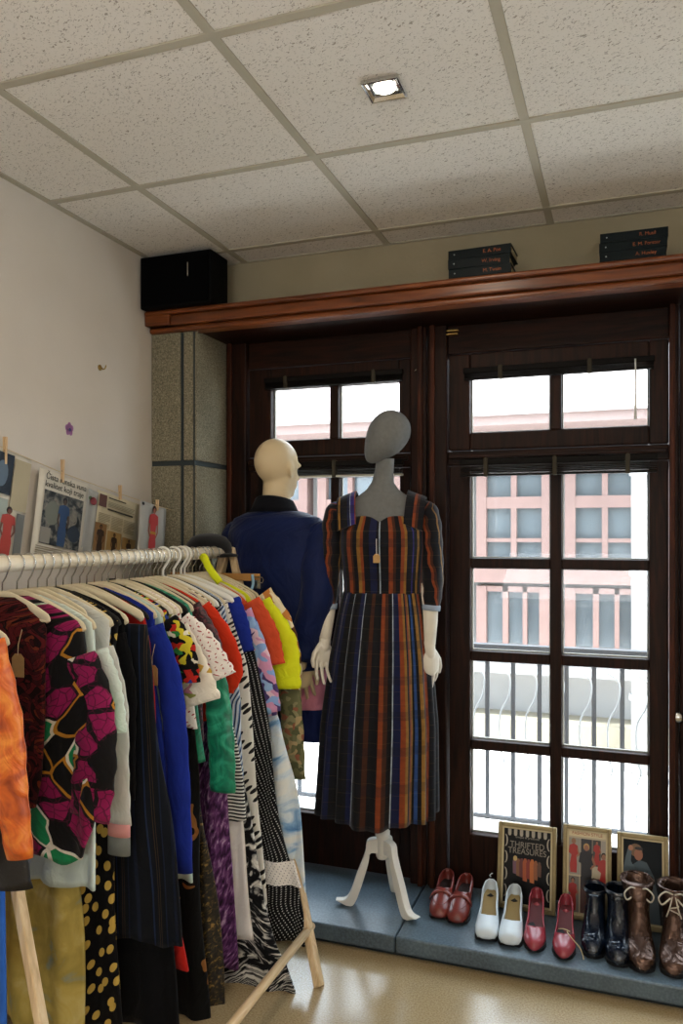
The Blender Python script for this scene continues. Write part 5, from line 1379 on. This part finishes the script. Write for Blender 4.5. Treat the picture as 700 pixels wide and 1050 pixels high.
# pegs
for u, v, ht, lab in ((4, 462, 26, 'at the left edge'), (63, 483, 24, 'above the headline page'), (122, 505, 17, 'above the yellowed newspaper page'), (160, 518, 13, 'above the grey page with the red dress')):
    xx = -1.69 if u > 130 else XP
    y, z = wallp(u, v, xx)
    r = thing('clothespin', 'small wooden clothespin ' + lab, 'clothespin', (xx + .005, y, z), 0, 'wooden pegs on the string')
    hh = ht * .0016
    for s_ in (-1, 1):
        b = MB(); b.v = [(s_ * .0015 - .002, -.004, -hh), (s_ * .0015 + .002, -.004, -hh), (s_ * .0015 + .002, .004, -hh), (s_ * .0015 - .002, .004, -hh), (s_ * .004 - .002, -.004, hh), (s_ * .004 + .002, -.004, hh), (s_ * .004 + .002, .004, hh), (s_ * .004 - .002, .004, hh)]
        for q in ((0, 1, 2, 3), (7, 6, 5, 4), (0, 4, 5, 1), (1, 5, 6, 2), (2, 6, 7, 3), (3, 7, 4, 0)): b.face(q)
        put('half', b, W_LIGHT, r)
    put('spring', MB().tube([(0, .005 * cos(a), .003 * sin(a)) for a in [2 * pi * k / 12 for k in range(13)]], .0012, 5), STEEL, r)
# hook and sticker on the wall
y, z = PX(102, 377, XL)
hk = thing('wall_hook', 'small brown hook on the bare left wall', 'hook', (XL, y, z))
put('plate', MB().lathe([(.010, 0), (.011, .003), (.006, .006), (.002, .007)], n=16).xf(Matrix.Rotation(pi / 2, 4, 'Y')), BRASS, hk, smooth=True)
put('prong', MB().tube(spline([(.005, 0, 0), (.016, .002, -.006), (.022, .004, -.002), (.024, .005, .008)], 12), .0022, 6), BRASS, hk, smooth=True)
y, z = PX(71, 440, XL)
b = MB()
for k in range(5):
    a = 2 * pi * k / 5 + .3; b.poly([(.013 * cos(a) + .0095 * cos(t), .013 * sin(a) + .0095 * sin(t) * 1.2) for t in [2 * pi * q / 10 for q in range(10)]], .0008)
rs = thing('sticker', 'small purple flower sticker on the left wall', 'sticker', (XL + .0006, y, z), pi / 2)
put('petals', b, plain('purple_sticker', 'a06a9a', .5), rs)
put('centre', MB().poly(oval(0.002, -.002, .006, .006, 12), .0006).xf(Matrix.Translation((0, -.0007, 0))), plain('violet_sticker', '4a3a78', .5), rs)

# ------------------------------------------------------------------ light
w = bpy.data.worlds.new('sky'); S.world = w; w.use_nodes = True
bg = w.node_tree.nodes['Background']; bg.inputs[0].default_value = (.78, .89, 1.0, 1); bg.inputs[1].default_value = 9.5
def area(name, loc, rot, sx, sy, e, col, shape='RECTANGLE', portal=False, spread=None):
    l = bpy.data.lights.new(name, 'AREA'); l.shape = shape; l.size = sx
    if shape == 'RECTANGLE': l.size_y = sy
    l.energy = e; l.color = col
    if spread: l.spread = spread
    o = bpy.data.objects.new(name, l); COL.objects.link(o); o.location = loc; o.rotation_euler = rot
    if portal: l.cycles.is_portal = True
    return o
# added fill light in the rear opening, tilted up to brighten the ceiling
area('rear_fill', (.3, YB - .05, 1.0), (radians(152), 0, 0), 3.0, .9, 40, (.95, .96, 1.0))
# lamp of the modelled downlight, plus four added ones out of view for fill
for x, y in ((lx, ly), (-.55, .35), (.65, .35), (-.55, -1.2), (.65, -1.2)):
    area('downlight_and_fill_lamp', (x, y, ZC - .016), (0, 0, 0), .06, .06, 5, (1, .86, .68), 'DISK')
# high sun on the pale balcony and street
sl = bpy.data.lights.new('sun', 'SUN'); sl.energy = 20; sl.angle = radians(8); so = bpy.data.objects.new('sun', sl); COL.objects.link(so); so.rotation_euler = (radians(14), 0, radians(25))
# portals of the balcony windows
for x, wd in ((-1.13, .6), (-.25, .7)):
    area('window_portal', (x, YD + .12, 1.17), (radians(-90), 0, 0), wd, 2.0, 1, (1, 1, 1), portal=True)
S.view_settings.view_transform = 'Standard'; S.view_settings.look = 'None'; S.view_settings.gamma = 1; S.view_settings.exposure = .18
S.view_settings.use_curve_mapping = False
S.cycles.use_denoising = True
S.cycles.max_bounces = 8; S.cycles.diffuse_bounces = 4; S.cycles.glossy_bounces = 3; S.cycles.transparent_max_bounces = 16
S.cycles.caustics_reflective = False; S.cycles.caustics_refractive = False; S.cycles.sample_clamp_indirect = 6
